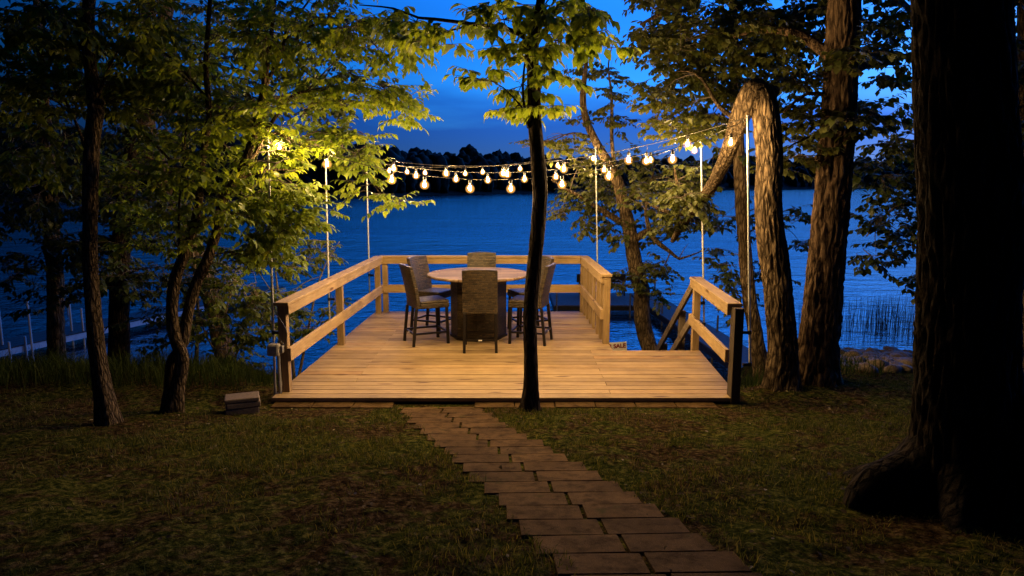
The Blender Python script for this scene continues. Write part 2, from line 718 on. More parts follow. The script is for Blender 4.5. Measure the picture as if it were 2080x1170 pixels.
sd = bpy.data.lights.new('sun', 'SUN')
sd.energy = .004
sd.angle = R(20)
sd.color = (.6, .75, 1)
so = bpy.data.objects.new('sun', sd)
COL.objects.link(so)
so.rotation_euler = (R(80), 0, R(180 - SUN_ROT))

# ------------------------------------------------------------------ ground and lake
PATH = [(515, 85), (503, 108), (492, 130), (530, 155), (562, 187), (606, 216), (655, 248), (702, 282), (760, 315), (812, 351),
        (872, 392), (935, 436), (1008, 489), (1090, 546), (1180, 607), (1262, 680), (1372, 763), (1490, 858), (1612, 958), (1745, 1065)]
rows = []
for mxp, myp in PATH:
    p = GG(700 + mxp * .3846, 780 + myp * .3846)
    rows.append((p.x, p.y))
_y = np.array([r[1] for r in rows])
_x = np.array([r[0] for r in rows])
_n = len(rows)
_yu = np.linspace(_y[0], _y[-1], _n) * .75 + np.convolve(np.pad(_y, 2, mode='reflect', reflect_type='odd'), np.ones(5) / 5, 'valid') * .25
rows = [(float(np.interp(yy, _y[::-1], _x[::-1])), float(yy)) for yy in _yu]
pd = np.array([r[1] for r in rows])[::-1]
pxm = np.array([r[0] for r in rows])[::-1]


def path_mid(y):
    return np.interp(y, pd, pxm)


def build_ground():
    xs = np.concatenate([np.linspace(-60, -9, 40), np.arange(-8.9, 8.9, .07), np.linspace(9, 60, 40)])
    ys = np.concatenate([np.linspace(-8, 1.4, 18), np.arange(1.5, 9.5, .06), np.arange(9.5, 20, .25)])
    X, Y = np.meshgrid(xs, ys)
    Z = ground_z(X, Y)
    # flatten the bed of the path
    on = 1 - smooth(.40, .55, np.abs(X - path_mid(Y)))
    on = on * (Y > 2.0) * (Y < 6.75)
    flat = np.where(Y < 6.5, -.06 + .15 * (6.5 - Y), -.06)
    Z = Z * (1 - on) + (flat - .008) * on
    nx, ny = len(xs), len(ys)
    vs = np.stack([X, Y, Z], -1).reshape(-1, 3)
    i = np.arange(ny - 1)[:, None] * nx + np.arange(nx - 1)[None, :]
    f = np.stack([i, i + 1, i + nx + 1, i + nx], -1).reshape(-1, 4)
    o = np_mesh('ground', vs, f, M['ground'])
    o.data.polygons.foreach_set('use_smooth', np.ones(len(o.data.polygons), bool))
    tag(o, 'dark patchy lawn sloping down to the deck and dropping away to the lake', 'lawn', kind='structure')


build_ground()

mb = MB()
mb.add([(-2500, 8.5, WATER), (3000, 8.5, WATER), (3000, 3000, WATER), (-2500, 3000, WATER)], [(0, 1, 2, 3)])
tag(mb.build('lake', M['water']), 'rippled dark blue lake water reflecting the dusk sky', 'lake', kind='structure')

# path of concrete pavers
mb = MB()
for k, (x, y) in enumerate(rows):
    y0 = rows[k + 1][1] if k + 1 < len(rows) else y - .2
    yn = rows[k - 1][1] if k else y + .19
    dep = (yn - y0) / 2 - .006
    yaw = .035 if k > 8 else (.02 if k > 3 else -.03)
    for s in (-1, 1):
        jit = random.uniform(-.004, .004)
        wd = .402 + random.uniform(-.02, .012)
        cx = x + s * (wd / 2 + .010)
        cy = y + jit + s * .008
        zt = -.06 + .15 * (6.5 - cy) + .004 + random.uniform(-.0012, .0012)
        a = yaw + random.uniform(-.01, .01)
        tilt = random.uniform(-.01, .01)
        q = []
        for dx, dy in ((-wd / 2, -dep / 2), (wd / 2, -dep / 2), (wd / 2, dep / 2), (-wd / 2, dep / 2)):
            xx = cx + dx * math.cos(a) - dy * math.sin(a)
            yy = cy + dx * math.sin(a) + dy * math.cos(a)
            q.append((xx, yy, zt - .15 * (yy - cy) + tilt * dx))
        mb.hexa([(a_, b_, c_ - .05) for a_, b_, c_ in q], q)
tag(mb.build('path', M['paver'], bevel=.003), 'narrow curving garden path of paired concrete pavers leading to the deck', 'path', kind='structure')

mb = MB()
for k in range(12):
    x0 = -2.40 + k * .405
    if abs(x0 + .2 - rows[0][0]) < .32 or x0 > 1.75:
        continue
    zt = -.048 + random.uniform(-.004, .004)
    mb.hexa([(x0, 6.52, zt - .05), (x0 + .395, 6.52 + random.uniform(-.01, .01), zt - .05), (x0 + .395, 6.72, zt - .05), (x0, 6.72, zt - .05)],
            [(x0, 6.52, zt), (x0 + .395, 6.52, zt), (x0 + .395, 6.72, zt + .004), (x0, 6.72, zt + .004)])
tag(mb.build('paver_edging', M['paver'], bevel=.005), 'row of flat concrete pavers along the front edge of the deck', 'paving', kind='structure')


# grass
def blades(n, xr, yr, hmin, hmax, wid, dens, name, mat, lean=.5):
    x = RNG.uniform(*xr, n)
    y = RNG.uniform(*yr, n)
    keep = dens(x, y) > RNG.uniform(0, 1, n)
    dx = x - path_mid(y)
    keep &= ~((dx < .37 + .09 * fbm(x * 6, y * 6, 44)) & (dx > -.28 - .24 * fbm(x * 5, y * 5, 45)) & (y < 6.75))
    keep &= ~((x > -2.5) & (x < 2.42) & (y > 6.48))
    x, y = x[keep], y[keep]
    n = len(x)
    z = ground_z(x, y) - .005
    clump = fbm(x * 2.1, y * 2.1, 30)
    h = RNG.uniform(hmin, hmax, n) * (.45 + 1.1 * clump)
    a = RNG.uniform(0, 2 * np.pi, n)
    b = RNG.uniform(0, 2 * np.pi, n)
    ln = RNG.uniform(.1, 1.0, n) * lean * h
    wd = wid * RNG.uniform(.6, 1.3, n)
    sx, sy = np.cos(a) * wd, np.sin(a) * wd
    lx, ly = np.cos(b) * ln, np.sin(b) * ln
    v = np.zeros((n, 5, 3))
    v[:, 0] = np.stack([x - sx, y - sy, z], -1)
    v[:, 1] = np.stack([x + sx, y + sy, z], -1)
    v[:, 2] = np.stack([x + sx * .8 + lx * .35, y + sy * .8 + ly * .35, z + h * .6], -1)
    v[:, 3] = np.stack([x - sx * .8 + lx * .35, y - sy * .8 + ly * .35, z + h * .6], -1)
    v[:, 4] = np.stack([x + lx, y + ly, z + h * .97], -1)
    b0 = np.arange(n)[:, None] * 5
    f = np.concatenate([b0 + np.array([[0, 1, 2]]), b0 + np.array([[0, 2, 3]]), b0 + np.array([[3, 2, 4]])])
    return v.reshape(-1, 3), f


def lawn_density(x, y):
    k = fbm(x * 1.1, y * 1.1, 20)
    f = fbm(x * 5, y * 5, 25)
    g = fbm(x * 14, y * 14, 27)
    d = smooth(.45, .56, k * .4 + f * .35 + g * .25)
    edge = np.exp(-((np.abs(x - path_mid(y)) - .42) / .10) ** 2) * .6
    return np.clip(d * 1.0 + .03 + edge * smooth(.35, .5, f), 0, 1)


v1, f1 = blades(300000, (-6.5, 7.5), (1.6, 9.0), .018, .060, .0022, lawn_density, 'grass', None, 1.1)
o = np_mesh('grass', v1, f1, M['grass'], k=3)
tag(o, 'short patchy lawn grass either side of the paver path', 'grass', kind='stuff')


def bank_density(x, y):
    d = smooth(7.0, 7.5, y + .25 * (fbm(x * 2, y * 2, 5) - .5)) * (1 - smooth(9.6, 10.5, y))
    left = smooth(-2.55, -2.9, x)
    rt = .35 * smooth(2.5, 2.8, x) * (1 - smooth(4.3, 4.8, x)) * smooth(7.6, 8.0, y)
    return d * np.maximum(left, rt)


v1, f1 = blades(46000, (-9.5, 4.8), (6.8, 10.4), .12, .34, .0038, bank_density, 'bank_grass', None, .7)
o = np_mesh('bank_grass', v1, f1, M['tall_grass'], k=3)
tag(o, 'long unmown grass along the top of the bank left of the deck', 'grass', kind='stuff')

# ------------------------------------------------------------------ leaves
LEAF = np.array([[0, 0, 0], [.30, -.36, .05], [.33, 0, -.03], [.30, .36, .05], [.68, -.27, -.02], [.70, 0, -.08], [.68, .27, -.02], [1, 0, -.22]], float)
LEAF[:, 1] *= .8
LF = np.array([[0, 1, 2, 2], [0, 2, 3, 3], [1, 4, 5, 2], [2, 5, 6, 3], [4, 7, 5, 5], [5, 7, 6, 6]])
TRI = np.array([[0, 1, 2], [0, 2, 3], [1, 4, 5], [1, 5, 2], [2, 5, 6], [2, 6, 3], [4, 7, 5], [5, 7, 6]])
OAK = LEAF.copy()
OAK[1] = [.25, -.20, .03]
OAK[3] = [.25, .20, .03]
OAK[4] = [.62, -.36, .0]
OAK[6] = [.62, .36, .0]


def leaf_mesh(name, pos, dr, nrm, size, mat, parent, tmpl=None, twigs=None):
    tmpl = LEAF if tmpl is None else tmpl
    pos = np.array(pos)
    d = np.array(dr)
    nn = np.array(nrm)
    s = np.array(size)
    d /= np.linalg.norm(d, axis=1, keepdims=True) + 1e-9
    side = np.cross(nn, d)
    side /= np.linalg.norm(side, axis=1, keepdims=True) + 1e-9
    up = np.cross(d, side)
    n = len(pos)
    wv = RNG.uniform(.8, 1.2, n)
    bend = RNG.uniform(.2, 1.8, n)
    v = (pos[:, None, :] + s[:, None, None] * (tmpl[None, :, 0, None] * d[:, None, :]
         + (tmpl[None, :, 1] * wv[:, None])[:, :, None] * side[:, None, :]
         + (tmpl[None, :, 2] * bend[:, None])[:, :, None] * up[:, None, :]))
    f = (np.arange(n)[:, None, None] * 8 + TRI[None]).reshape(-1, 3)
    v = v.reshape(-1, 3)
    if twigs and twigs[0].v:
        tf = np.array(twigs[0].f)
        tf = np.concatenate([tf[:, [0, 1, 2]], tf[:, [0, 2, 3]]]) + len(v)
        nl = len(f)
        o = np_mesh(name, np.concatenate([v, np.array([tuple(q) for q in twigs[0].v])]), np.concatenate([f, tf]), mat, parent, 3)
        o.data.materials.append(twigs[1])
        if len(o.data.polygons) == nl + len(tf):
            o.data.polygons.foreach_set('material_index', np.concatenate([np.zeros(nl, np.int32), np.ones(len(tf), np.int32)]))
        return o
    return np_mesh(name, v, f, mat, parent, 3)


def smooth_path(pts, step=.06):
    """Catmull-Rom through (Vector, radius) pairs"""
    res = []
    n = len(pts)
    for i in range(n - 1):
        p0, p1, p2, p3 = pts[max(i - 1, 0)], pts[i], pts[i + 1], pts[min(i + 2, n - 1)]
        m = max(1, int((p2[0] - p1[0]).length / step))
        for k in range(m):
            t = k / m
            q = .5 * ((2 * p1[0]) + (p2[0] - p0[0]) * t + (2 * p0[0] - 5 * p1[0] + 4 * p2[0] - p3[0]) * t * t + (3 * p1[0] - p0[0] - 3 * p2[0] + p3[0]) * t ** 3)
            res.append((q, p1[1] * (1 - t) + p2[1] * t))
    res.append(pts[-1])
    return res


class Tree:
    def __init__(self, name, label, cat, base, bark_m, leaf_m, group=None, leaf=.085, tmpl=None, twig=None, droop=.5, spread=1.0):
        self.spread = spread
        self.root = thing(name, base, label, cat, group)
        self.bark = bark_m
        self.leafm = leaf_m
        self.leaf = leaf
        self.tmpl = tmpl
        self.twigm = twig or M['twig']
        self.droop = droop
        self.nodes = []          # (pos, radius)
        self.twigs = MB()
        self.L = ([], [], [], [])
        self.seed = random.uniform(0, 100)

    def trunk(self, pts, seg=20, name='trunk', ridge=.10, flare=0, step=.05, kr=3.0, roots=0):
        q = smooth_path(pts, step)
        sd = self.seed
        n = len(q)

        def fn(a, L, i):
            c, s = math.cos(a), math.sin(a)
            h = 1 - 2 * abs(noise.noise(V((c * kr + sd, s * kr, L * 4.2))))
            h2 = noise.noise(V((c * 1.2 + sd, s * 1.2 + 7, L * 1.3)))
            g = 1 + ridge * (h - .5) + .10 * h2
            if flare:
                e = math.exp(-L / .22)
                g += flare * e * (1 + .6 * math.sin(a * (roots or 4) + sd))
            return g
        m = MB()
        m.tube([p for p, r in q], [r for p, r in q], seg, fn=fn)
        o = m.build(name, self.bark, self.root, smooth=True)
        self.nodes += [(p, r) for p, r in q[::3]]
        return o

    def limb(self, pts, seg=7, mesh=None, step=.09, ridge=.08):
        q = smooth_path(pts, step)
        sd = self.seed
        m = mesh or MB()
        m.tube([p for p, r in q], [r for p, r in q], seg, cap=mesh is None,
               fn=lambda a, L, i: 1 + ridge * noise.noise(V((math.cos(a) * 2 + sd, math.sin(a) * 2, L * 6))))
        if mesh is None:
            m.build('branch', self.bark, self.root, smooth=True)
        self.nodes += q
        return q

    def nearest(self, p, minr=0, pool=None):
        best, bd = None, 1e9
        for q in (pool or self.nodes):
            if q[1] < minr:
                continue
            d = (q[0] - p).length + max(0, q[0].z - p.z) * .5
            if d < bd:
                best, bd = q, d
        return best

    def grow(self, target, r0=None, minr=.006, wob=.12, pool=None):
        s = self.nearest(target, minr, pool)
        a = s[0]
        d = target - a
        L = d.length
        r0 = min(r0 or (.006 + L * .008), s[1] * .8)
        k = max(2, int(L / .3))
        pts = [(a.copy(), r0)]
        for i in range(1, k + 1):
            t = i / k
            p = a + d * t + V((random.uniform(-1, 1), random.uniform(-1, 1), random.uniform(-.6, .9))) * wob * L * .35 * math.sin(math.pi * t)
            p.z += .12 * L * math.sin(math.pi * t)
            pts.append((p, r0 * (1 - t) + .0025 * t))
        return self.limb(pts, 5, self.twigs)

    def leafy(self, a, b, n, size):
        """leaves along a twig from a to b, in two ranks, hanging a little"""
        d = (b - a)
        if d.length < 1e-4:
            return
        d.normalize()
        side = d.cross(V((0, 0, 1)))
        if side.length < .1:
            side = V((1, 0, 0))
        side.normalize()
        pos, dr, nr, sz = self.L
        for i in range(n):
            t = (i + .5 + random.uniform(-.3, .3)) / n
            p = a + (b - a) * t
            s = 1 if i % 2 else -1
            q = d * random.uniform(.35, .9) + side * (s * random.uniform(.5, 1.0)) + V((0, 0, -self.droop * random.uniform(.2, 1.8)))
            u = V((0, 0, 1)) + V((random.gauss(0, .35), random.gauss(0, .35), 0))
            pos.append(tuple(p))
            dr.append(tuple(q))
            nr.append(tuple(u))
            sz.append(size * random.uniform(.45, 1.3))
        pos.append(tuple(b))
        dr.append(tuple(d + V((0, 0, -self.droop * .8))))
        nr.append((0, 0, 1))
        sz.append(size * random.uniform(.8, 1.2))

    def spray(self, tip, pool=None, dens=1.0):
        s = self.nearest(tip, 0, pool)
        a = s[0]
        d = tip - a
        L = d.length
        if L > 1.2:
            a = tip - d * (1.2 / L)
            d = tip - a
            L = 1.2
        if L < .15:
            d = V((random.uniform(-1, 1), random.uniform(-1, 1), random.uniform(-.3, .4))).normalized() * .2
            L = .2
            tip = a + d
        mid = a + d * .55 + V((0, 0, .06 * L)) + V((random.uniform(-1, 1), random.uniform(-1, 1), 0)) * .05 * L
        end = tip + V((0, 0, -.05 * L))
        self.twigs.tube([a, mid, end], [.0045, .003, .0015], 4, cap=False)
        sz = self.leaf
        k = max(3, int(L * .55 / (sz * .36) * dens))
        self.leafy(mid * .7 + a * .3, end, k, sz)
        dn = d.normalized()
        side = dn.cross(V((0, 0, 1)))
        if side.length < .05:
            side = V((1, 0, 0))
        side.normalize()
        for j in range(random.choice((2, 3, 3, 4))):
            t = random.uniform(.35, .95)
            p = a + (mid - a) * min(1, t / .55) if t < .55 else mid + (end - mid) * ((t - .55) / .45)
            l2 = random.uniform(.12, .30) * self.spread
            e = p + (dn * random.uniform(.4, .9) + side * random.choice((-1, 1)) * random.uniform(.5, .9) + V((0, 0, random.uniform(-.35, .15)))) * l2
            self.twigs.tube([p, e], [.0025, .0012], 4, cap=False)
            self.leafy(p * .8 + e * .2, e, max(2, int(l2 / (sz * .42) * dens)), sz)

    def blob(self, px, py, D, rx, ry, rd, n, sub=4, dens=1.0, minr=.012):
        c = P(px, py, D)
        s = D * 1.02 / FPX
        main = self.grow(c, None, minr)
        pool = list(main[len(main) // 3:])
        for _ in range(sub):
            th = random.uniform(0, 2 * math.pi)
            q = P(px + rx * .7 * math.cos(th), py + ry * .7 * math.sin(th), D + random.uniform(-.6, .6) * rd)
            pool += self.grow(q, .010, 0, pool=main[len(main) // 3:])[2:]
        for _ in range(n):
            while True:
                u = V((random.uniform(-1, 1), random.uniform(-1, 1), random.uniform(-1, 1)))
                if u.length < 1:
                    break
            u = u * (.55 + .45 / max(u.length, .3) * .6) if u.length < .6 else u
            self.spray(P(px + u.x * rx, py + u.y * ry, D + u.z * rd), pool, dens)

    def done(self):
        if self.L[0]:
            leaf_mesh('crown', *self.L, self.leafm, self.root, self.tmpl, (self.twigs, self.twigm))
        return self.root


def pix(*pts):
    return [(P(a, b, D), r) for a, b, D, r in pts]


# ------------------------------------------------------------------ trees, left side
def base_of(pts):
    p = pts[0][0]
    return (p.x, p.y, p.z)


# slim leaning tree, left
tp = pix((223, 880, 5.75, .095), (212, 815, 5.75, .075), (200, 740, 5.78, .064), (191, 650, 5.8, .060), (184, 545, 5.85, .058), (183, 440, 5.9, .058),
         (184, 350, 5.95, .060), (189, 270, 6, .062), (194, 212, 6, .064), (183, 140, 6.05, .052), (178, 60, 6.1, .050), (184, -40, 6.2, .045), (190, -200, 6.4, .035), (180, -420, 6.6, .02))
t = Tree('slim_tree', 'slim dark tree with a knobby bulge on its trunk, leftmost on the lawn', 'tree', base_of(tp), M['bark_young'], M['leaf_mid'], leaf=.085)
t.trunk(tp, 22, flare=.35, ridge=.13)
t.limb(pix((196, 215, 6, .040), (206, 207, 5.98, .030), (212, 211, 5.96, .012)), 8)
t.limb(pix((190, 230, 6, .018), (215, 150, 6.0, .012), (245, 90, 6.1, .007), (260, 20, 6.2, .004)))
t.limb(pix((184, 330, 6, .018), (150, 240, 6.2, .012), (110, 160, 6.3, .007), (70, 90, 6.4, .004)))
t.limb(pix((183, 120, 6, .018), (120, 40, 6.2, .012), (60, -20, 6.3, .007)))
for b in [(90, 60, 6.3, 120, 80, .8, 45), (250, 50, 6.4, 110, 80, .8, 42), (70, 190, 6.5, 100, 80, .8, 34), (170, 150, 6.6, 110, 70, .7, 30),
          (280, 190, 6.6, 90, 80, .7, 30), (110, 330, 6.8, 110, 60, .8, 20), (40, 300, 6.6, 60, 90, .6, 14), (150, -120, 6.4, 260, 120, 1.2, 70),
          (-150, 80, 6.4, 150, 200, 1.2, 50)]:
    t.blob(*b)
t.done()

# twin stemmed tree
ta = pix((352, 858, 6.25, .085), (360, 790, 6.25, .064), (370, 730, 6.25, .060), (357, 690, 6.25, .056), (349, 634, 6.25, .053), (357, 565, 6.3, .050), (373, 522, 6.3, .046),
         (392, 470, 6.35, .040), (405, 400, 6.4, .034), (412, 320, 6.45, .030), (424, 230, 6.5, .026), (418, 130, 6.55, .022), (425, 20, 6.6, .018), (430, -100, 6.7, .012))
t = Tree('twin_stemmed_tree', 'twin stemmed young tree spreading bright leaves over the left corner of the deck', 'tree', base_of(ta), M['bark_young'], M['leaf_bright'], leaf=.080)
t.trunk(ta, 20, flare=.35, ridge=.12)
tb = pix((340, 856, 6.32, .075), (345, 790, 6.34, .055), (350, 735, 6.34, .050), (371, 698, 6.32, .050), (381, 638, 6.35, .050), (398, 578, 6.4, .048), (423, 523, 6.45, .046), (440, 470, 6.5, .044),
         (454, 406, 6.55, .043), (487, 350, 6.6, .040), (508, 299, 6.65, .038), (523, 239, 6.7, .035), (534, 190, 6.75, .031), (545, 107, 6.8, .024), (556, 25, 6.9, .018), (562, -80, 7, .012))
t.trunk(tb, 18, flare=.3, ridge=.12)
for q in [[(536, 180, 6.75, .022), (552, 148, 6.8, .018), (574, 107, 6.85, .016), (579, 70, 6.9, .014), (606, 30, 6.95, .011), (640, -15, 7.0, .007)],
          [(512, 282, 6.66, .022), (545, 258, 6.75, .019), (568, 226, 6.85, .017), (600, 190, 6.95, .014), (650, 184, 7.1, .011), (705, 182, 7.25, .008), (770, 190, 7.4, .004)],
          [(487, 345, 6.6, .024), (520, 310, 6.8, .020), (545, 270, 6.95, .016), (600, 285, 7.2, .012), (650, 310, 7.4, .010), (690, 318, 7.6, .007), (730, 345, 7.8, .005), (775, 395, 7.95, .003)],
          [(470, 375, 6.58, .018), (520, 350, 6.8, .013), (580, 345, 7.0, .008), (620, 350, 7.1, .004)],
          [(577, 80, 6.88, .012), (640, 50, 7.0, .010), (720, 40, 7.1, .008), (800, 60, 7.2, .004)],
          [(405, 400, 6.4, .018), (350, 330, 6.5, .012), (290, 270, 6.6, .007)],
          [(420, 200, 6.5, .016), (360, 130, 6.6, .011), (300, 80, 6.7, .006)],
          [(365, 545, 6.3, .014), (363, 430, 6.35, .010), (372, 330, 6.4, .008), (380, 230, 6.4, .006)],
          [(445, 440, 6.5, .016), (500, 430, 6.7, .011), (560, 420, 6.9, .006)]]:
    t.limb(pix(*q))
for b in [(620, 50, 7.0, 150, 60, .7, 48), (470, 90, 6.8, 120, 80, .7, 46), (340, 130, 6.7, 110, 90, .7, 40), (420, 260, 6.6, 110, 70, .6, 36),
          (585, 320, 7.0, 55, 45, .4, 16), (550, 400, 6.95, 85, 55, .5, 30), (440, 430, 6.5, 90, 60, .5, 24), (740, 195, 7.4, 120, 36, .5, 36),
          (660, 150, 7.2, 100, 50, .5, 26), (690, 275, 7.5, 70, 34, .4, 24), (730, 318, 7.7, 50, 34, .35, 22), (790, 405, 7.95, 28, 20, .2, 5), (750, 375, 7.85, 30, 22, .2, 6),
          (760, 90, 7.2, 120, 55, .6, 34), (560, 220, 6.95, 80, 60, .5, 22), (270, 370, 6.7, 110, 80, .6, 30), (330, 470, 6.6, 110, 60, .6, 24),
          (560, 480, 6.95, 80, 44, .5, 30), (500, 530, 6.9, 70, 34, .4, 14), (600, 440, 7.1, 60, 40, .4, 18), (620, 395, 7.1, 40, 30, .3, 9), (400, 350, 6.4, 90, 60, .5, 24), (520, 330, 6.8, 60, 50, .4, 18), (480, 200, 6.8, 80, 60, .5, 20), (840, 215, 7.5, 35, 28, .3, 9), (600, -70, 7.0, 280, 70, 1.0, 45)]:
    t.blob(*b)
t.done()

# slim tree in front of the deck
tc3 = pix((1076, 834, 6.45, .085), (1079, 790, 6.45, .068), (1078, 720, 6.45, .064), (1076, 640, 6.45, .064), (1082, 570, 6.45, .066), (1089, 500, 6.45, .068), (1096, 420, 6.45, .070),
          (1097, 380, 6.45, .070), (1093, 330, 6.45, .068), (1086, 250, 6.45, .062), (1085, 180, 6.45, .060), (1082, 130, 6.45, .054), (1086, 70, 6.45, .046), (1097, 10, 6.45, .040),
          (1103, -70, 6.45, .034), (1100, -220, 6.45, .022))
t = Tree('slender_tree', 'slender dark tree standing alone before the front edge of the deck', 'tree', base_of(tc3), M['bark_dark'], M['leaf_bright'], leaf=.112, droop=.8, spread=.6)
t.trunk(tc3, 24, flare=.30, ridge=.12)
for q in [[(1083, 90, 6.45, .026), (1066, 76, 6.42, .024), (1027, 57, 6.4, .020), (970, 50, 6.4, .018), (886, 39, 6.45, .015), (850, 36, 6.5, .012), (800, 17, 6.5, .009), (730, 10, 6.6, .005)],
          [(970, 50, 6.4, .010), (915, 62, 6.35, .008), (880, 95, 6.3, .005)],
          [(1074, 260, 6.42, .016), (1066, 225, 6.38, .013), (1062, 170, 6.36, .011), (1072, 90, 6.36, .008), (1085, 20, 6.36, .006)],
          [(1066, 225, 6.38, .008), (1040, 195, 6.3, .006), (1000, 165, 6.25, .005), (935, 165, 6.25, .003)],
          [(1088, 150, 6.45, .014), (1120, 120, 6.4, .010), (1170, 80, 6.4, .007), (1230, 60, 6.4, .004)],
          [(1086, 170, 6.45, .010), (1112, 160, 6.4, .007), (1140, 165, 6.35, .004)]]:
    t.limb(pix(*q))
t.nodes = [n for n in t.nodes if not (n[1] > .04 and n[0].z < P(1086, 240, 6.45).z)]
for b in [(1020, 30, 6.4, 90, 40, .4, 20), (1160, 40, 6.4, 90, 45, .45, 24), (1090, 115, 6.3, 40, 22, .25, 6), (985, 165, 6.25, 48, 8, .15, 7), (1130, 160, 6.3, 36, 14, .2, 5),
          (1045, 222, 6.3, 30, 14, .2, 5), (840, 60, 6.5, 70, 36, .4, 16), (1100, 228, 6.3, 34, 16, .2, 4), (915, 75, 6.45, 44, 22, .3, 5), (1200, 90, 6.4, 50, 30, .3, 8), (1040, 105, 6.3, 50, 26, .25, 7),
          (1120, 70, 6.35, 50, 35, .3, 10), (1090, -70, 6.4, 240, 50, .8, 16), (1060, 175, 6.28, 34, 16, .2, 4)]:
    t.blob(*b, sub=3, dens=1.0, minr=.004)
t.done()


# background trees on the left bank
def bank_tree(name, label, pts, blobs, leafm, barkm, limbs=(), leaf=.09, seg=18, tmpl=None, flare=.25, ridge=.14, group=None, dens=1.0):
    tp = pix(*pts)
    t = Tree(name, label, 'tree', base_of(tp), barkm, leafm, leaf=leaf, tmpl=tmpl, group=group)
    t.trunk(tp, seg, flare=flare, ridge=ridge)
    for q in limbs:
        t.limb(pix(*q))
    for b in blobs:
        t.blob(*b, dens=dens)
    t.done()
    return t


bank_tree('bank_tree', 'brown trunked tree at the top of the bank between the dock and the slim tree',
          [(118, 790, 9.3, .14), (116, 740, 9.3, .115), (114, 660, 9.3, .105), (112, 570, 9.35, .10), (105, 480, 9.4, .095), (100, 380, 9.5, .09), (90, 250, 9.6, .08), (80, 80, 9.8, .06), (70, -150, 10, .04)],
          [(50, 430, 9.3, 100, 60, .8, 30), (130, 500, 9.2, 90, 50, .7, 26), (40, 550, 9.2, 80, 50, .7, 20), (150, 590, 9.2, 60, 30, .5, 12), (60, 330, 9.6, 110, 70, 1, 32), (170, 400, 9.4, 90, 60, .8, 24),
           (120, 220, 9.8, 140, 90, 1, 40), (40, 120, 9.8, 130, 100, 1, 40), (-80, 400, 9.5, 120, 200, 1, 40), (90, 620, 9.2, 60, 20, .4, 6)],
          M['leaf_dark'], M['bark_brown'])
bank_tree('bank_tree', 'straight grey trunked tree rising from the bank behind the twin stemmed tree',
          [(241, 800, 9.0, .16), (241, 740, 9.0, .13), (242, 660, 9.0, .125), (243, 560, 9.05, .12), (250, 460, 9.1, .115), (262, 350, 9.2, .11), (285, 240, 9.4, .10), (300, 120, 9.6, .08), (310, -50, 9.8, .06)],
          [(250, 500, 8.8, 90, 60, .7, 28), (300, 570, 8.8, 70, 40, .6, 18), (210, 560, 8.8, 60, 40, .5, 14), (330, 420, 9, 100, 60, .8, 28), (220, 400, 9.2, 90, 60, .8, 22), (300, 300, 9.5, 120, 80, 1, 34),
           (400, 200, 9.8, 120, 90, 1, 34), (290, 130, 9.8, 130, 90, 1, 34), (330, 660, 8.9, 50, 22, .4, 7), (390, 560, 8.8, 60, 40, .5, 12), (430, 60, 9.9, 150, 90, 1, 34)],
          M['leaf_dark'], M['bark_dark'])
bank_tree('leaning_oak', 'old oak behind the left trees with one crooked bare limb reaching over the lake',
          [(470, 800, 12.5, .20), (440, 640, 12.5, .17), (400, 520, 12.4, .16), (350, 400, 12.3, .155), (305, 290, 12.2, .15), (300, 180, 12.3, .14), (330, 60, 12.5, .12), (360, -100, 12.7, .09)],
          [(640, 130, 12.6, 110, 60, 1, 30), (560, 60, 12.6, 120, 70, 1, 32), (660, 215, 12.4, 80, 26, .7, 16), (560, 190, 12.5, 90, 60, 1, 24), (720, 150, 12.6, 60, 40, .7, 14), (440, 150, 12.6, 130, 90, 1, 30),
           (600, 0, 12.7, 160, 60, 1, 30)],
          M['leaf_dark'], M['bark_brown'],
          limbs=[[(303, 230, 12.2, .09), (400, 215, 12.3, .075), (480, 222, 12.3, .06), (560, 200, 12.4, .05), (620, 205, 12.4, .042), (680, 205, 12.4, .034), (730, 208, 12.4, .026), (765, 226, 12.4, .014)]],
          tmpl=OAK)


def shrub(label, stems, blobs, leafm, leaf=.08, group=None, name='bank_shrub'):
    b = P(stems[0][0][0], stems[0][0][1], stems[0][0][2])
    t = Tree(name, label, 'shrub', (b.x, b.y, b.z), M['twig_pale'], leafm, leaf=leaf, twig=M['twig_pale'], group=group)
    for s in stems:
        t.limb(pix(*s), 8)
    for q in blobs:
        t.blob(*q, minr=.004)
    t.done()


shrub('tangled shrub with many bare twigs behind the left deck railing',
      [[(600, 800, 10.0, .03), (590, 700, 10.0, .024), (570, 620, 10, .018), (560, 540, 10, .010), (575, 480, 10, .005)],
       [(600, 800, 10.0, .03), (620, 700, 10.1, .02), (640, 600, 10.1, .014), (660, 540, 10.1, .009), (690, 490, 10.1, .004)],
       [(590, 700, 10.0, .012), (540, 640, 9.9, .010), (500, 600, 9.8, .007), (470, 560, 9.8, .004)],
       [(575, 630, 10.0, .010), (610, 580, 10, .008), (655, 560, 10, .004)], [(570, 620, 10.0, .009), (530, 560, 10, .006), (500, 520, 10, .003)],
       [(620, 680, 10.0, .009), (660, 640, 10, .006), (690, 600, 10, .003)]],
      [(520, 520, 9.9, 60, 36, .5, 12), (590, 530, 10, 60, 40, .6, 18), (650, 510, 10.1, 36, 26, .4, 9), (560, 620, 9.9, 70, 40, .6, 20), (610, 660, 9.9, 50, 36, .5, 14), (680, 620, 10.1, 26, 40, .3, 4)],
      M['leaf_mid'])
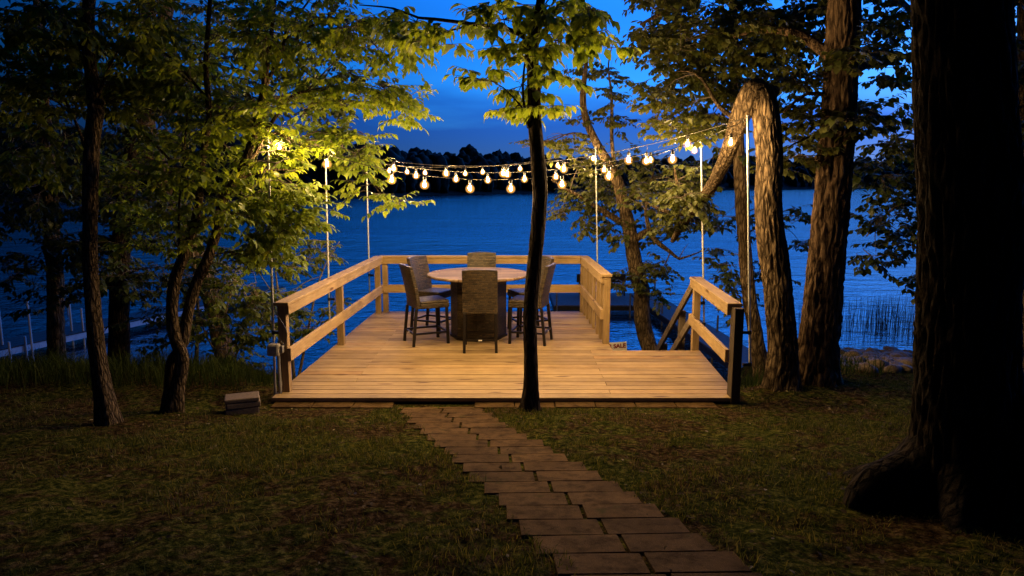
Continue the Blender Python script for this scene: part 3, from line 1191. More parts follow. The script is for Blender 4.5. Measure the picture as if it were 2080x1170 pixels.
shrub('low broad leaved shrub on the bank beside the concrete blocks',
      [[(440, 800, 8.9, .03), (440, 720, 8.9, .022), (455, 650, 8.9, .016), (470, 590, 8.9, .008)], [(440, 800, 8.9, .02), (480, 720, 8.9, .014), (510, 660, 8.9, .006)],
       [(440, 720, 8.9, .015), (410, 660, 8.9, .010), (400, 600, 8.9, .005)]],
      [(470, 600, 8.8, 70, 40, .5, 26), (420, 650, 8.8, 60, 36, .5, 20), (500, 680, 8.8, 50, 36, .4, 18), (470, 730, 8.8, 60, 24, .4, 12), (540, 650, 8.9, 40, 40, .4, 12), (450, 560, 8.9, 60, 30, .5, 12), (530, 600, 8.9, 40, 40, .4, 9)],
      M['leaf_mid'])
shrub('thin sapling leaning over the water left of the low shrub',
      [[(398, 790, 9.3, .035), (400, 700, 9.3, .028), (402, 620, 9.3, .022), (398, 560, 9.3, .014), (390, 500, 9.3, .008)]],
      [(380, 560, 9.2, 50, 30, .4, 10), (330, 690, 9.2, 40, 20, .4, 7), (345, 640, 9.2, 40, 18, .4, 6), (420, 520, 9.2, 40, 30, .4, 8)],
      M['leaf_dark'], name='sapling')

# ------------------------------------------------------------------ trees, right side
# crooked lakeside tree behind the deck
pts = [(1345, 790, 11.6, .17), (1322, 715, 11.7, .145), (1309, 674, 11.8, .14), (1303, 631, 11.8, .14), (1304, 593, 11.8, .135), (1297, 567, 11.8, .13), (1288, 525, 11.8, .12), (1280, 470, 11.8, .115),
       (1268, 423, 11.8, .105), (1256, 373, 11.8, .095), (1238, 335, 11.8, .085), (1212, 292, 11.8, .07), (1190, 240, 11.8, .06), (1184, 195, 11.8, .052), (1190, 135, 11.8, .035), (1196, 60, 11.8, .02)]
tp = pix(*pts)
t = Tree('crooked_tree', 'crooked lakeside tree rising from the bank behind the deck steps', 'tree', base_of(tp), M['bark_brown'], M['leaf_oak'], leaf=.088, tmpl=OAK)
t.trunk(tp, 22, ridge=.14)
for q in [[(1262, 452, 11.8, .06), (1217, 423, 11.7, .045), (1180, 400, 11.6, .03), (1147, 383, 11.5, .018), (1120, 365, 11.4, .008)],
          [(1284, 490, 11.8, .07), (1318, 470, 11.7, .055), (1330, 488, 11.6, .045), (1345, 500, 11.6, .04), (1362, 512, 11.6, .03), (1380, 526, 11.6, .024), (1400, 520, 11.6, .016), (1425, 510, 11.6, .008)],
          [(1362, 512, 11.6, .014), (1352, 535, 11.6, .010), (1345, 545, 11.6, .005)], [(1380, 524, 11.6, .01), (1390, 505, 11.6, .006), (1398, 495, 11.6, .003)],
          [(1320, 470, 11.7, .04), (1312, 430, 11.7, .03), (1318, 390, 11.7, .02), (1330, 340, 11.7, .01)],
          [(1250, 350, 11.8, .04), (1243, 290, 11.8, .033), (1243, 240, 11.8, .03), (1242, 190, 11.8, .022), (1236, 130, 11.8, .012), (1250, 70, 11.8, .006)],
          [(1205, 280, 11.8, .02), (1165, 270, 11.7, .014), (1120, 285, 11.6, .009), (1060, 300, 11.5, .004)],
          [(1179, 180, 11.8, .012), (1160, 165, 11.8, .008), (1150, 130, 11.8, .004)]]:
    t.limb(pix(*q), 8)
for b in [(1190, 395, 12.2, 70, 40, .7, 26), (1250, 400, 12.3, 70, 44, .8, 28), (1330, 400, 12.3, 80, 60, .7, 30), (1390, 440, 11.7, 60, 40, .7, 20), (1330, 470, 12, 50, 34, .5, 16), (1205, 450, 12.1, 50, 24, .5, 14),
          (1325, 545, 11.6, 44, 40, .5, 20), (1275, 560, 11.6, 26, 24, .4, 8), (1265, 585, 11.5, 22, 10, .3, 4), (1330, 600, 11.6, 24, 14, .3, 5), (1250, 480, 11.5, 36, 22, .4, 8), (1150, 285, 11.6, 60, 28, .6, 10),
          (1090, 300, 11.6, 60, 24, .6, 8), (1180, 330, 11.6, 60, 30, .6, 12), (1160, 240, 11.8, 34, 24, .5, 5), (1245, 230, 11.8, 40, 50, .6, 12), (1240, 150, 11.8, 40, 50, .6, 12), (1190, 130, 11.8, 34, 40, .5, 7),
          (1290, 330, 11.6, 60, 40, .7, 18), (1140, 430, 11.3, 24, 12, .3, 4), (1380, 360, 11.7, 60, 40, .7, 16)]:
    t.blob(*b)
t.done()

# bent and broken trunk
pts = [(1587, 803, 7.3, .19), (1588, 760, 7.3, .155), (1589, 700, 7.3, .145), (1584, 640, 7.3, .140), (1580, 575, 7.3, .138), (1571, 510, 7.3, .137), (1563, 450, 7.3, .130), (1560, 390, 7.3, .128),
       (1563, 330, 7.3, .125), (1559, 270, 7.3, .130), (1554, 225, 7.3, .128), (1549, 196, 7.3, .115), (1543, 176, 7.3, .080), (1540, 166, 7.3, .030)]
tp = pix(*pts)
t = Tree('bent_tree', 'tree with its trunk folded over and the broken top hanging towards the deck', 'tree', base_of(tp), M['bark_brown'], M['leaf_oak'], leaf=.085, tmpl=OAK)
t.trunk(tp, 84, ridge=.20, flare=.28, step=.025, kr=5.5)
lp = pix((1553, 186, 7.30, .045), (1543, 178, 7.29, .085), (1530, 184, 7.29, .105), (1517, 206, 7.33, .104), (1503, 240, 7.42, .096), (1486, 290, 7.65, .084), (1466, 338, 8.0, .076), (1441, 385, 8.5, .070), (1412, 425, 9.05, .062), (1385, 458, 9.6, .055), (1366, 490, 10.0, .03))
t.trunk(lp, 64, name='broken_top', ridge=.20, step=.025, kr=5.0)
for k in range(9):
    a = P(1528 + k * 3.4, 178 + abs(k - 4) * 2.5, 7.22 + random.uniform(0, .12))
    t.limb([(a, .022), (a + V((random.uniform(-.05, .03), random.uniform(-.03, .03), random.uniform(.05, .12))), .004)], 5)
t.limb(pix((1550, 215, 7.35, .09), (1567, 190, 7.45, .075), (1575, 182, 7.5, .05)), 12)
for q in [[(1500, 245, 7.5, .03), (1460, 215, 8, .025), (1425, 160, 8.4, .018), (1400, 145, 8.6, .010), (1370, 145, 8.8, .005)],
          [(1412, 425, 9.05, .035), (1380, 390, 9.1, .022), (1370, 340, 9.2, .012)], [(1400, 440, 9.2, .035), (1340, 425, 9.3, .024), (1295, 400, 9.6, .012)]]:
    t.limb(pix(*q), 8)
for b in [(1380, 240, 8.6, 80, 60, .7, 26), (1440, 260, 8.3, 60, 40, .6, 15), (1375, 365, 9.2, 64, 34, .4, 20), (1410, 405, 8.75, 40, 26, .25, 16), (1350, 420, 9.2, 60, 26, .4, 14), (1300, 395, 9.8, 50, 34, .5, 12), (1385, 455, 9.2, 40, 18, .3, 10), (1330, 200, 8.8, 50, 60, .6, 16)]:
    t.blob(*b)
t.done()

# tall oak
pts = [(1656, 795, 7.55, .26), (1659, 745, 7.55, .215), (1664, 690, 7.55, .20), (1669, 630, 7.55, .192), (1676, 560, 7.55, .185), (1683, 480, 7.55, .180), (1690, 400, 7.55, .176), (1697, 320, 7.55, .174), (1703, 240, 7.55, .170), (1708, 150, 7.55, .162),
       (1713, 60, 7.55, .155), (1717, -40, 7.55, .145), (1722, -250, 7.55, .12), (1725, -500, 7.55, .08)]
tp = pix(*pts)
t = Tree('tall_oak', 'tall straight oak with deeply furrowed bark right of the bent tree', 'tree', base_of(tp), M['bark_oak'], M['leaf_oak'], leaf=.092, tmpl=OAK)
t.trunk(tp, 96, ridge=.20, flare=.22, step=.025, kr=6.5)
t.limb(pix((1668, 322, 7.4, .04), (1660, 322, 7.37, .03), (1656, 318, 7.35, .012)), 8)
for q in [[(1708, 130, 7.55, .07), (1620, 70, 8.0, .055), (1530, 60, 8.5, .045), (1440, 90, 9.0, .032), (1370, 100, 9.3, .018)],
          [(1716, -40, 7.55, .08), (1600, -60, 8.2, .06), (1480, -30, 8.8, .045), (1360, 20, 9.4, .03), (1300, 50, 9.6, .015)],
          [(1708, 160, 7.55, .05), (1770, 130, 8.2, .035), (1830, 130, 8.8, .02)], [(1705, 200, 7.5, .03), (1640, 190, 7.6, .02), (1590, 230, 7.7, .01)],
          [(1720, -50, 7.5, .06), (1800, -20, 8.2, .045), (1860, 30, 8.8, .025)], [(1700, 270, 7.5, .02), (1640, 280, 7.4, .012), (1600, 300, 7.4, .006)],
          [(1703, 230, 7.5, .03), (1770, 230, 8, .02), (1820, 270, 8.4, .01)]]:
    t.limb(pix(*q), 8)
for b in [(1340, 80, 9.6, 70, 70, .9, 44), (1430, 60, 9.3, 100, 80, 1, 60), (1530, 50, 9, 100, 70, 1, 54), (1610, 70, 8.5, 80, 70, .8, 36), (1440, 170, 9.2, 90, 50, .8, 32), (1520, 130, 8.9, 70, 50, .8, 26), (1620, 180, 8.1, 70, 60, .6, 24),
          (1620, 260, 7.8, 56, 44, .5, 18), (1640, 320, 7.6, 34, 20, .35, 7), (1790, 40, 8.6, 80, 60, .8, 30), (1800, 130, 8.5, 70, 50, .7, 24), (1780, 230, 8.3, 80, 40, .6, 22), (1330, 10, 9.7, 70, 40, .9, 20), (1500, -60, 9, 280, 60, 1.2, 60),
          (1740, 110, 7.2, 40, 30, .3, 8), (1730, 240, 7.1, 60, 30, .3, 9), (1660, 20, 8.4, 70, 50, .6, 18), (1830, 290, 8.7, 60, 40, .6, 16), (1380, 150, 9.5, 70, 50, .7, 22), (1590, 330, 7.8, 40, 20, .3, 5)]:
    t.blob(*b)
t.done()

bank_tree('leafy_tree', 'thin dark tree on the bank directly behind the deck corner pole',
          [(1555, 800, 9.6, .13), (1545, 745, 9.6, .11), (1535, 680, 9.6, .10), (1522, 605, 9.6, .095), (1513, 510, 9.6, .09), (1506, 400, 9.6, .085), (1501, 320, 9.6, .08), (1497, 240, 9.6, .075), (1492, 120, 9.6, .06), (1490, -40, 9.6, .04)],
          [(1460, 440, 10, 50, 34, .5, 12), (1470, 520, 10, 44, 28, .5, 9), (1490, 580, 10, 40, 24, .4, 8), (1500, 630, 9.8, 40, 20, .4, 6), (1590, 430, 9.8, 36, 24, .4, 7), (1570, 560, 10, 50, 30, .5, 8), (1625, 450, 10.2, 26, 22, .4, 4),
           (1630, 500, 10.4, 36, 20, .4, 6), (1450, 600, 10.2, 24, 16, .3, 3), (1530, 470, 10, 30, 30, .4, 6), (1560, 140, 10, 90, 80, .9, 26), (1450, 320, 10, 50, 40, .6, 10)],
          M['leaf_dark'], M['bark_brown'], leaf=.095)
bank_tree('edge_tree', 'brown tree at the right edge, behind the huge black trunk',
          [(2104, 830, 7.9, .22), (2102, 730, 7.9, .17), (2098, 600, 7.9, .15), (2096, 450, 7.9, .145), (2094, 300, 8, .14), (2092, 150, 8, .13), (2094, -50, 8, .11), (2099, -250, 8.1, .08)],
          [(1820, 380, 8.8, 70, 40, .6, 20), (1800, 440, 8.8, 80, 34, .6, 20), (1780, 520, 8.8, 60, 26, .5, 12), (1840, 480, 8.7, 44, 36, .5, 11), (1850, 570, 8.6, 26, 22, .4, 5), (2060, 120, 8, 50, 70, .6, 18), (2070, 250, 8, 40, 50, .6, 10),
           (1990, 0, 8.2, 140, 80, 1, 26), (1900, 330, 8.7, 60, 50, .6, 12), (2200, 200, 8, 100, 200, 1, 26), (1760, 340, 8.9, 60, 30, .5, 12)],
          M['leaf_dark'], M['bark_brown'], tmpl=OAK, leaf=.09,
          limbs=[[(2072, 420, 7.9, .05), (1980, 400, 8.3, .04), (1890, 400, 8.6, .03), (1820, 420, 8.8, .018), (1760, 480, 8.8, .009)],
                 [(2074, 560, 7.9, .03), (1960, 560, 8.3, .022), (1880, 570, 8.6, .012)]])

# huge foreground trunk
c0 = P(1965, 1010, 3.55)
pts = [(1962, 1090, 3.55, .285), (1962, 1000, 3.55, .268), (1962, 900, 3.55, .252), (1964, 780, 3.55, .238), (1965, 640, 3.55, .226), (1966, 480, 3.55, .217), (1964, 320, 3.55, .213), (1958, 160, 3.55, .208), (1952, 0, 3.55, .203), (1950, -200, 3.55, .21), (1950, -500, 3.55, .20), (1950, -900, 3.5, .17)]
tp = pix(*pts)
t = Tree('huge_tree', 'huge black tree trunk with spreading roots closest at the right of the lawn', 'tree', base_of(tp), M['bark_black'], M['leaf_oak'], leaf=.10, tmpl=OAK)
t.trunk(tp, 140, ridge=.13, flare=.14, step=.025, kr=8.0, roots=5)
root = MB()


def root_path(pts):
    q = smooth_path(pts, .04)
    root.tube([p for p, r in q], [r for p, r in q], 16,
              fn=lambda a, L, i: 1 + .22 * noise.noise(V((math.cos(a) * 1.5, math.sin(a) * 1.5 + 3, L * 7))) + .10 * noise.noise(V((math.cos(a) * 4, math.sin(a) * 4, L * 16))))


cx, cy = c0.x, c0.y
gb = lambda x, y, dz: V((x, y, gz(x, y) + dz))
root_path([(gb(cx - .08, cy, .36), .15), (gb(cx - .24, cy + .02, .20), .15), (gb(cx - .38, cy + .02, .13), .145), (gb(cx - .50, cy, .08), .13), (gb(cx - .59, cy - .02, .02), .10), (gb(cx - .65, cy - .03, -.05), .05)])
root_path([(gb(cx - .05, cy - .1, .32), .15), (gb(cx - .18, cy - .22, .12), .12), (gb(cx - .28, cy - .36, .0), .09), (gb(cx - .34, cy - .52, -.08), .05)])
root_path([(gb(cx + .1, cy - .1, .55), .18), (gb(cx + .22, cy - .35, .28), .17), (gb(cx + .35, cy - .65, .12), .15), (gb(cx + .5, cy - .95, -.02), .10)])
root_path([(gb(cx + .15, cy, .6), .18), (gb(cx + .40, cy - .05, .35), .17), (gb(cx + .7, cy - .1, .12), .13), (gb(cx + 1.0, cy - .15, -.04), .08)])
root_path([(gb(cx - .05, cy + .1, .35), .14), (gb(cx - .22, cy + .35, .10), .10), (gb(cx - .35, cy + .65, -.05), .05)])
root.build('root', M['bark_black'], t.root, smooth=True)
# crown added over the lawn, unseen above the frame, to block sky light
top = P(1950, -500, 3.55)
for k in range(9):
    a = R(100 + k * 28)
    e = top + V((math.cos(a) * 2.6, math.sin(a) * 2.4 + .3, random.uniform(.5, 1.3)))
    t.limb([(top + V((0, 0, random.uniform(-.3, .4))), .07), (top.lerp(e, .5) + V((0, 0, .3)), .05), (e, .02)], 7)
for k in range(210):
    r_ = random.uniform(.4, 4.2)
    a = random.uniform(0, 2 * math.pi)
    p = V((top.x + math.cos(a) * r_ - .9, top.y - .6 + math.sin(a) * r_ * .8, top.z + random.uniform(.5, 1.6)))
    if p.y > 2.0 and (p.z - CAMZ) / p.y < .42:
        continue
    t.spray(p, None, 1.0)
t.done()

# ------------------------------------------------------------------ deck
YF, YN, YB = 6.67, 8.77, 11.42


def xl(y):
    return -2.44 + (y - YF) / (YB - YF) * .12


def xr(y):
    return 2.31 + (y - YF) / (YN - YF) * .14


def xn(y):
    return 1.315 - (y - YN) / (YB - YN) * .06


deck = thing('wooden_deck', (0, 9.0, 0), 'raised pine plank deck with railings and a corner left open for steps', 'deck')
mb = MB()
BW = .143
y = YF
k = 0
while y < YB - .02:
    y1 = min(y + BW - .009, YB)
    wide = y1 < YN + .02
    e0 = (xl(y), xl(y1))
    e1 = (xr(y), xr(y1)) if wide else (xn(y) - .0, xn(y1))
    cuts = []
    if k % 2 == 0 and 3 < k < 30:
        cuts = [-1.72]
    elif k % 2 == 1:
        cuts = [1.02] if wide else []
    xs = [None] + cuts + [None]
    for i in range(len(xs) - 1):
        a0, a1 = e0 if xs[i] is None else (xs[i] + .0015, xs[i] + .0015)
        b0, b1 = e1 if xs[i + 1] is None else (xs[i + 1] - .0015, xs[i + 1] - .0015)
        dz = random.uniform(-.0015, .0015)
        mb.hexa([(a0, y, -.038), (b0, y, -.038), (b1, y1, -.038), (a1, y1, -.038)], [(a0, y, dz), (b0, y, dz), (b1, y1, dz), (a1, y1, dz)])
    y += BW
    k += 1
mb.build('floor_boards', M['wood_x'], deck, bevel=.003)
# frame below
mb = MB()
mb.beam((xl(YF) + .05, YF + .06, -.13), (xr(YF) - .05, YF + .06, -.13), .04, .18)
mb.beam((xl(YB) + .02, YB - .03, -.14), (xn(YB) - .02, YB - .03, -.14), .04, .20)
mb.beam((xl(YF) + .06, YF + .09, -.13), (xl(YB) + .05, YB - .05, -.13), .04, .18)
mb.beam((xn(YN) - .03, YN + .02, -.14), (xn(YB) - .03, YB - .05, -.14), .04, .20)
mb.beam((xr(YF) - .06, YF + .09, -.13), (xr(YN) - .06, YN - .05, -.13), .04, .18)
mb.beam((xn(YN) - .01, YN - .02, -.14), (xr(YN) - .04, YN - .02, -.14), .04, .20)
for xx in (-1.6, -.8, 0, .8):
    mb.beam((xx, YF + .08, -.13), (xx, YB - .05, -.13), .04, .17)
for xx, yy in ((-2.1, 8.8), (0, 8.8), (1.2, 9.2), (-2.1, 11.2), (-.4, 11.2), (1.1, 11.2), (2.3, 8.5)):
    mb.box((xx - .07, yy - .07, -3.2), (xx + .07, yy + .07, -.235))
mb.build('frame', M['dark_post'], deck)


def railing(side, pts_post, a, b, axis, inward, extra=0, post_w=.088, bottoms=None):
    """a, b: the inner face line of the railing at deck level; inward: unit vector towards the deck"""
    w_ = M['wood_' + axis]
    a = V(a)
    b = V(b)
    inw = V(inward)
    m = MB()
    m.beam(a + inw * .019 + V((0, 0, .871)), b + inw * .019 + V((0, 0, .871)), .038, .092)
    m.beam(a + inw * .019 + V((0, 0, .405)), b + inw * .019 + V((0, 0, .405)), .038, .135)
    d = (b - a).normalized()
    ra = m.build('railing', w_, deck, bevel=.004)
    m = MB()
    m.beam(a - d * .03 + inw * -.03 + V((0, 0, .937)), b + d * .0 + inw * -.03 + V((0, 0, .937)), .15, .036)
    m.build('cap_rail', w_, ra, bevel=.007)
    for i, p in enumerate(pts_post):
        p = V(p)
        zb = -.12 if bottoms is None else bottoms[i]
        m = MB()
        m.box((p.x - post_w / 2, p.y - post_w / 2, zb), (p.x + post_w / 2, p.y + post_w / 2, .918))
        m.build('post', M['wood_z'], ra, bevel=.004)
    return ra


# left run
lx = lambda yy: xl(yy) + .125
railing('left', [(lx(6.90) - .046, 6.90, 0), (lx(9.0) - .046, 9.0, 0), (lx(11.36) - .046, 11.30, 0)], (lx(6.84), 6.84, 0), (lx(11.36), 11.36, 0), 'y', (1, 0, 0), bottoms=[-.10, -.35, -.12])
# back run
railing('back', [(lx(11.4) + .06, 11.40, 0), (-.5, 11.40, 0), (xn(11.4) - .06, 11.40, 0)], (lx(11.36) + .0, 11.355, 0), (xn(11.36) - .08, 11.355, 0), 'x', (0, -1, 0), bottoms=[-.2, -.25, -.25])
# right run beside the open corner
nx_ = lambda yy: xn(yy) - .02
r_ = railing('right', [(nx_(9.06) - .015, 9.06, 0)], (nx_(9.0) - .06, 9.02, 0), (nx_(11.36) - .06, 11.40, 0), 'y', (-1, 0, 0), bottoms=[-.25])
for yy in (11.12, 10.8, 10.45, 10.08, 9.7, 9.38):
    m = MB()
    m.box((nx_(yy) - .058, yy - .06, -.20), (nx_(yy) - .02, yy + .06, .918))
    m.build('baluster', M['wood_z'], r_, bevel=.003)
# short run on the right of the wide front part
rx = lambda yy: xr(yy) - .105
r_ = railing('short', [(rx(8.70) + .046, 8.70, 0)], (rx(6.80), 6.79, 0), (rx(8.75), 8.76, 0), 'y', (-1, 0, 0), bottoms=[-.25])
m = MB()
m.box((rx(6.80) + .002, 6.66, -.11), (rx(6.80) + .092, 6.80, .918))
m.build('post', M['dark_post'], r_, bevel=.004)  # unlit lawn side of this post painted by the darker wood
# steps to the water
st = MB()
n_st = 13
rise, run = .182, .265
for i in range(n_st):
    yy = YN + .02 + i * run
    zz = -rise * (i + 1)
    st.box((1.40, yy, zz - .036), (2.38, yy + run - .01, zz))
sp = st.build('step_treads', M['wood_grey'], deck, bevel=.004)
m = MB()
for xx in (1.40, 2.36):
    m.beam((xx, YN + .02, -.26), (xx, YN + n_st * run, -.26 - n_st * rise), .038, .26)
m.build('stringer', M['wood_grey'], sp)
m = MB()
hx = rx(8.8) + .02
m.beam((hx, YN + .03, .86), (hx, YN + .03 + 11 * run, .86 - 11 * rise), .038, .11)
m.beam((hx, YN + .03, .40), (hx, YN + .03 + 11 * run, .40 - 11 * rise), .038, .11)
hr = m.build('handrail', M['wood_grey'], deck, bevel=.004)
for i in (3, 7, 11):
    m = MB()
    yy = YN + .03 + i * run
    m.box((hx + .022, yy - .045, -.25 - i * rise - .3), (hx + .11, yy + .045, .90 - i * rise))
    m.build('post', M['wood_grey'], hr, bevel=.004)

# ------------------------------------------------------------------ light poles
POLES = [
    ('leftmost light pole, at the near left corner post of the deck', (543, 265), (553, 600), 6.93, -.05),
    ('light pole behind the middle of the left railing', (660, 300), (667, 560), 9.0, .28),
    ('light pole at the far left corner of the railing', (744, 325), (750, 560), 11.45, .30),
    ('light pole at the far right corner of the back railing', (1210, 300), (1213, 500), 11.45, .30),
    ('light pole at the far end of the short right railing', (1424, 275), (1430, 640), 8.72, .32),
    ('rightmost and tallest light pole, bracketed to the dark front post', (1519, 237), (1523, 700), 6.93, .26),
]
tops = []
for lab, (ax, ay), (bx, by), D, zb in POLES:
    a = P(ax, ay, D)
    b = P(bx, by, D)
    foot = a + (b - a) * ((zb - a.z) / (b.z - a.z))
    r = thing('light_pole', foot, 'slim galvanised ' + lab, 'pole', 'poles holding up the string lights')
    m = MB()
    m.tube([foot, a], .0125, 10)
    m.tube([a, a + V((0, 0, .012))], .0155, 10)
    m.build('shaft', M['galv'], r, smooth=False)
    s = 1 if a.x < 0 else -1
    for zz in ((zb + .02, .62) if zb > 0 else (.62,)):
        p = a + (b - a) * ((zz - a.z) / (b.z - a.z))
        m = MB()
        m.tube([p + V((0, 0, -.02)), p + V((0, 0, .02))], .019, 10)
        m.beam(p, p + V((s * .075, 0, 0)), .03, .03)
        m.build('bracket', M['black_plastic'], r)
    m = MB()
    m.tube([a + V((0, 0, -.02)), a + V((s * .03, 0, -.01)), a + V((s * .045, 0, -.03)), a + V((s * .035, 0, -.05))], .003, 6)
    m.build('hook', M['galv'], r)
    tops.append(a + V((s * .04, 0, -.045)))

# ------------------------------------------------------------------ string lights
BULBPROF = [(.006, -.045), (.018, -.0415), (.029, -.034), (.0365, -.022), (.0395, -.008), (.038, .006), (.031, .020), (.020, .032), (.013, .044)]
SOCK = [(.0135, .040), (.017, .043), (.0175, .075), (.012, .084), (.006, .092)]
bulb_me = None


def string_light(label, A, B, sag, bulbs, lean=0):
    A = V(A)
    B = V(B)
    r = thing('string_light', A, label, 'string lights', 'strings of bulbs over the deck')
    cp = lambda t: A.lerp(B, t) + V((0, 0, -4 * sag * t * (1 - t)))
    m = MB()
    m.tube([cp(i / 40) for i in range(41)], .0036, 6)
    drops = []
    for px, py in bulbs:
        d = ray(px, py)
        # where this bulb's column crosses the string
        best = min((abs((cp(i / 400).x / (cp(i / 400).y * math.cos(TH) - (cp(i / 400).z - CAMZ) * math.sin(TH))) * FPX + 1040 - px), i) for i in range(401))
        c = cp(best[1] / 400)
        p = P(px, py, c.y)
        if p.z + .075 > c.z - .01:
            p.z = c.z - .09
        p.x = c.x
        top = p + V((0, 0, .085))
        sway = V((random.uniform(-.02, .02), random.uniform(-.02, .02), 0))
        m.tube([c, c.lerp(top, .5) + sway, top], .003, 5)
        drops.append(p)
    m.build('wire', M['cable'], r)
    for p in drops:
        b = MB()
        b.lathe([(a_ * 1.22, z_ * 1.12) for a_, z_ in BULBPROF], p, 12)
        bo = b.build('bulb', M['glass'], r, smooth=True)
        fl = MB()
        fl.lathe([(.003, -.024), (.008, -.022), (.0125, -.012), (.0135, .0), (.010, .014), (.005, .024), (.002, .026)], p, 8)
        fl.build('filament', M['bulb'], bo, smooth=True)
        s = MB()
        s.lathe(SOCK, p, 10)
        s.build('socket', M['black_plastic'], bo)


string_light('string of bulbs closest to the lawn, from the leftmost pole to the rightmost pole', tops[0], tops[5], .50,
             [(566, 297), (664, 322), (796, 352), (862, 362), (955, 366), (1037, 367), (1142, 362), (1237, 348), (1366, 323), (1486, 289)])
string_light('string of bulbs across the middle, between the poles of the left and short right railings', tops[1], tops[4], .34,
             [(661, 314), (793, 338), (845, 347), (926, 353), (991, 355), (1066, 355), (1129, 347), (1227, 341), (1322, 324), (1412, 305)])
string_light('string of bulbs farthest away, above the back railing', tops[2], tops[3], .16,
             [(790, 333), (827, 333), (863, 348), (945, 352), (980, 346), (1057, 342), (1133, 336), (1206, 322)])
string_light('diagonal string of bulbs from the left railing pole to the rightmost pole', tops[1] + V((0, 0, .03)), tops[5] + V((0, 0, .03)), .33,
             [(800, 338), (905, 345), (1023, 342), (1030, 353), (1145, 343), (1277, 325), (1313, 326), (1398, 288)])

# ------------------------------------------------------------------ table and chairs
TC = V((-.475, 9.55, 0))
tb = thing('patio_table', TC, 'round bar height table with a plank patterned top and dark woven base', 'table')
m = MB()
m.lathe([(.10, .858), (.69, .858), (.715, .866), (.72, .880), (.715, .894), (.705, .898), (.10, .898)], TC, 56)
m.build('tabletop', M['top'], tb)
m = MB()
m.lathe([(.39, .03), (.395, .04), (.395, .80), (.40, .80), (.40, .857), (.39, .857)], TC, 8)
m.build('pedestal', M['wicker'], tb, bevel=.006)
m = MB()
m.lathe([(.41, 0), (.41, .03), (.40, .03)], TC, 8)
m.build('plinth', M['bronze'], tb)


def make_chair():
    r = thing('bar_chair', (0, 0, 0), 'chair', 'bar chair', 'wicker bar chairs round the table')
    # local: +y faces the table, seat centre at the origin
    m = MB()
    ny, nz_ = 9, 12
    sec = []
    W = .225
    for j in range(nz_ + 1):
        t = j / nz_
        z = .50 + t * .575
        tilt = -.225 - .12 * max(0, t - .12) ** 1.4
        ring = []
        for i in range(ny + 1):
            u = i / ny * 2 - 1
            ring.append((u * W, tilt - .035 * (1 - u * u) * min(1, t * 2.2), z + (.012 * (1 - u * u) if j == nz_ else 0)))
        for i in range(ny, -1, -1):
            u = i / ny * 2 - 1
            ring.append((u * (W - .002), tilt + .052 - .035 * (1 - u * u) * min(1, t * 2.2), z + (.012 * (1 - u * u) if j == nz_ else 0)))
        sec.append(ring)
    k = len(sec[0])
    vs = [p for s in sec for p in s]
    fs = []
    for j in range(nz_):
        for i in range(k):
            i2 = (i + 1) % k
            fs.append((j * k + i, j * k + i2, (j + 1) * k + i2, (j + 1) * k + i))
    for a in range(ny):
        fs.append((nz_ * k + a, nz_ * k + a + 1, nz_ * k + k - 2 - a, nz_ * k + k - 1 - a))
        fs.append((a + 1, a, k - 1 - a, k - 2 - a))
    m.add(vs, fs)
    m.build('backrest', M['wicker'], r, True, bevel=.008)
    m = MB()
    m.box((-.225, -.17, .50), (.225, .235, .565))
    m.build('seat_apron', M['wicker'], r, True, bevel=.012)
    m = MB()
    m.hexa([(-.218, -.165, .566), (.218, -.165, .566), (.218, .24, .566), (-.218, .24, .566)],
           [(-.21, -.16, .600), (.21, -.16, .600), (.205, .232, .606), (-.205, .232, .606)])
    m.build('seat', M['wicker_flat'], r, True, bevel=.014)
    for sx in (-1, 1):
        for fy in (-1, 1):
            m = MB()
            top = V((sx * .198, .20 if fy > 0 else -.222, .505))
            bot = V((sx * .205, .215 if fy > 0 else -.275, 0))
            m.beam(bot, top, .036, .036, (0, 1, 0))
            m.build('leg', M['bronze'], r, True, bevel=.004)
    m = MB()
    zz = .165
    for (a, b) in (((-.2, -.258), (.2, -.258)), ((-.2, .21), (.2, .21)), ((-.202, -.255), (-.202, .21)), ((.202, -.255), (.202, .21))):
        m.beam((a[0], a[1], zz), (b[0], b[1], zz), .022, .026)
    m.build('footrest', M['bronze'], r, True)
    m = MB()
    m.box((-.022, -.2735, .158), (.022, -.2705, .172))
    m.build('tag', M['sign_white'], r, True)
    return r


ch0 = make_chair()
CH = [(-90, .76, 'wicker bar chair with its back to the lawn, closest to the slender tree', 2), (-150, .78, 'wicker bar chair on the near left of the table, its side turned to view', -4),
      (150, .78, 'wicker bar chair on the far left of the table, half hidden by its neighbour', 3), (90, .80, 'wicker bar chair at the back of the table facing the lawn, against the back railing', 0),
      (28, .80, 'wicker bar chair on the far right of the table, tucked behind the other right chair', -4), (-28, .80, 'wicker bar chair on the near right of the table, partly behind the slender tree', 12)]
for i, (ang, rad, lab, tw) in enumerate(CH):
    c = ch0 if i == 0 else copy_tree(ch0)
    a = R(ang)
    c.location = (TC.x + math.cos(a) * rad + (.06 if i == 0 else 0), TC.y + math.sin(a) * rad, 0)
    c.rotation_euler = (0, 0, a + math.pi / 2 + R(tw))
    c['label'] = lab

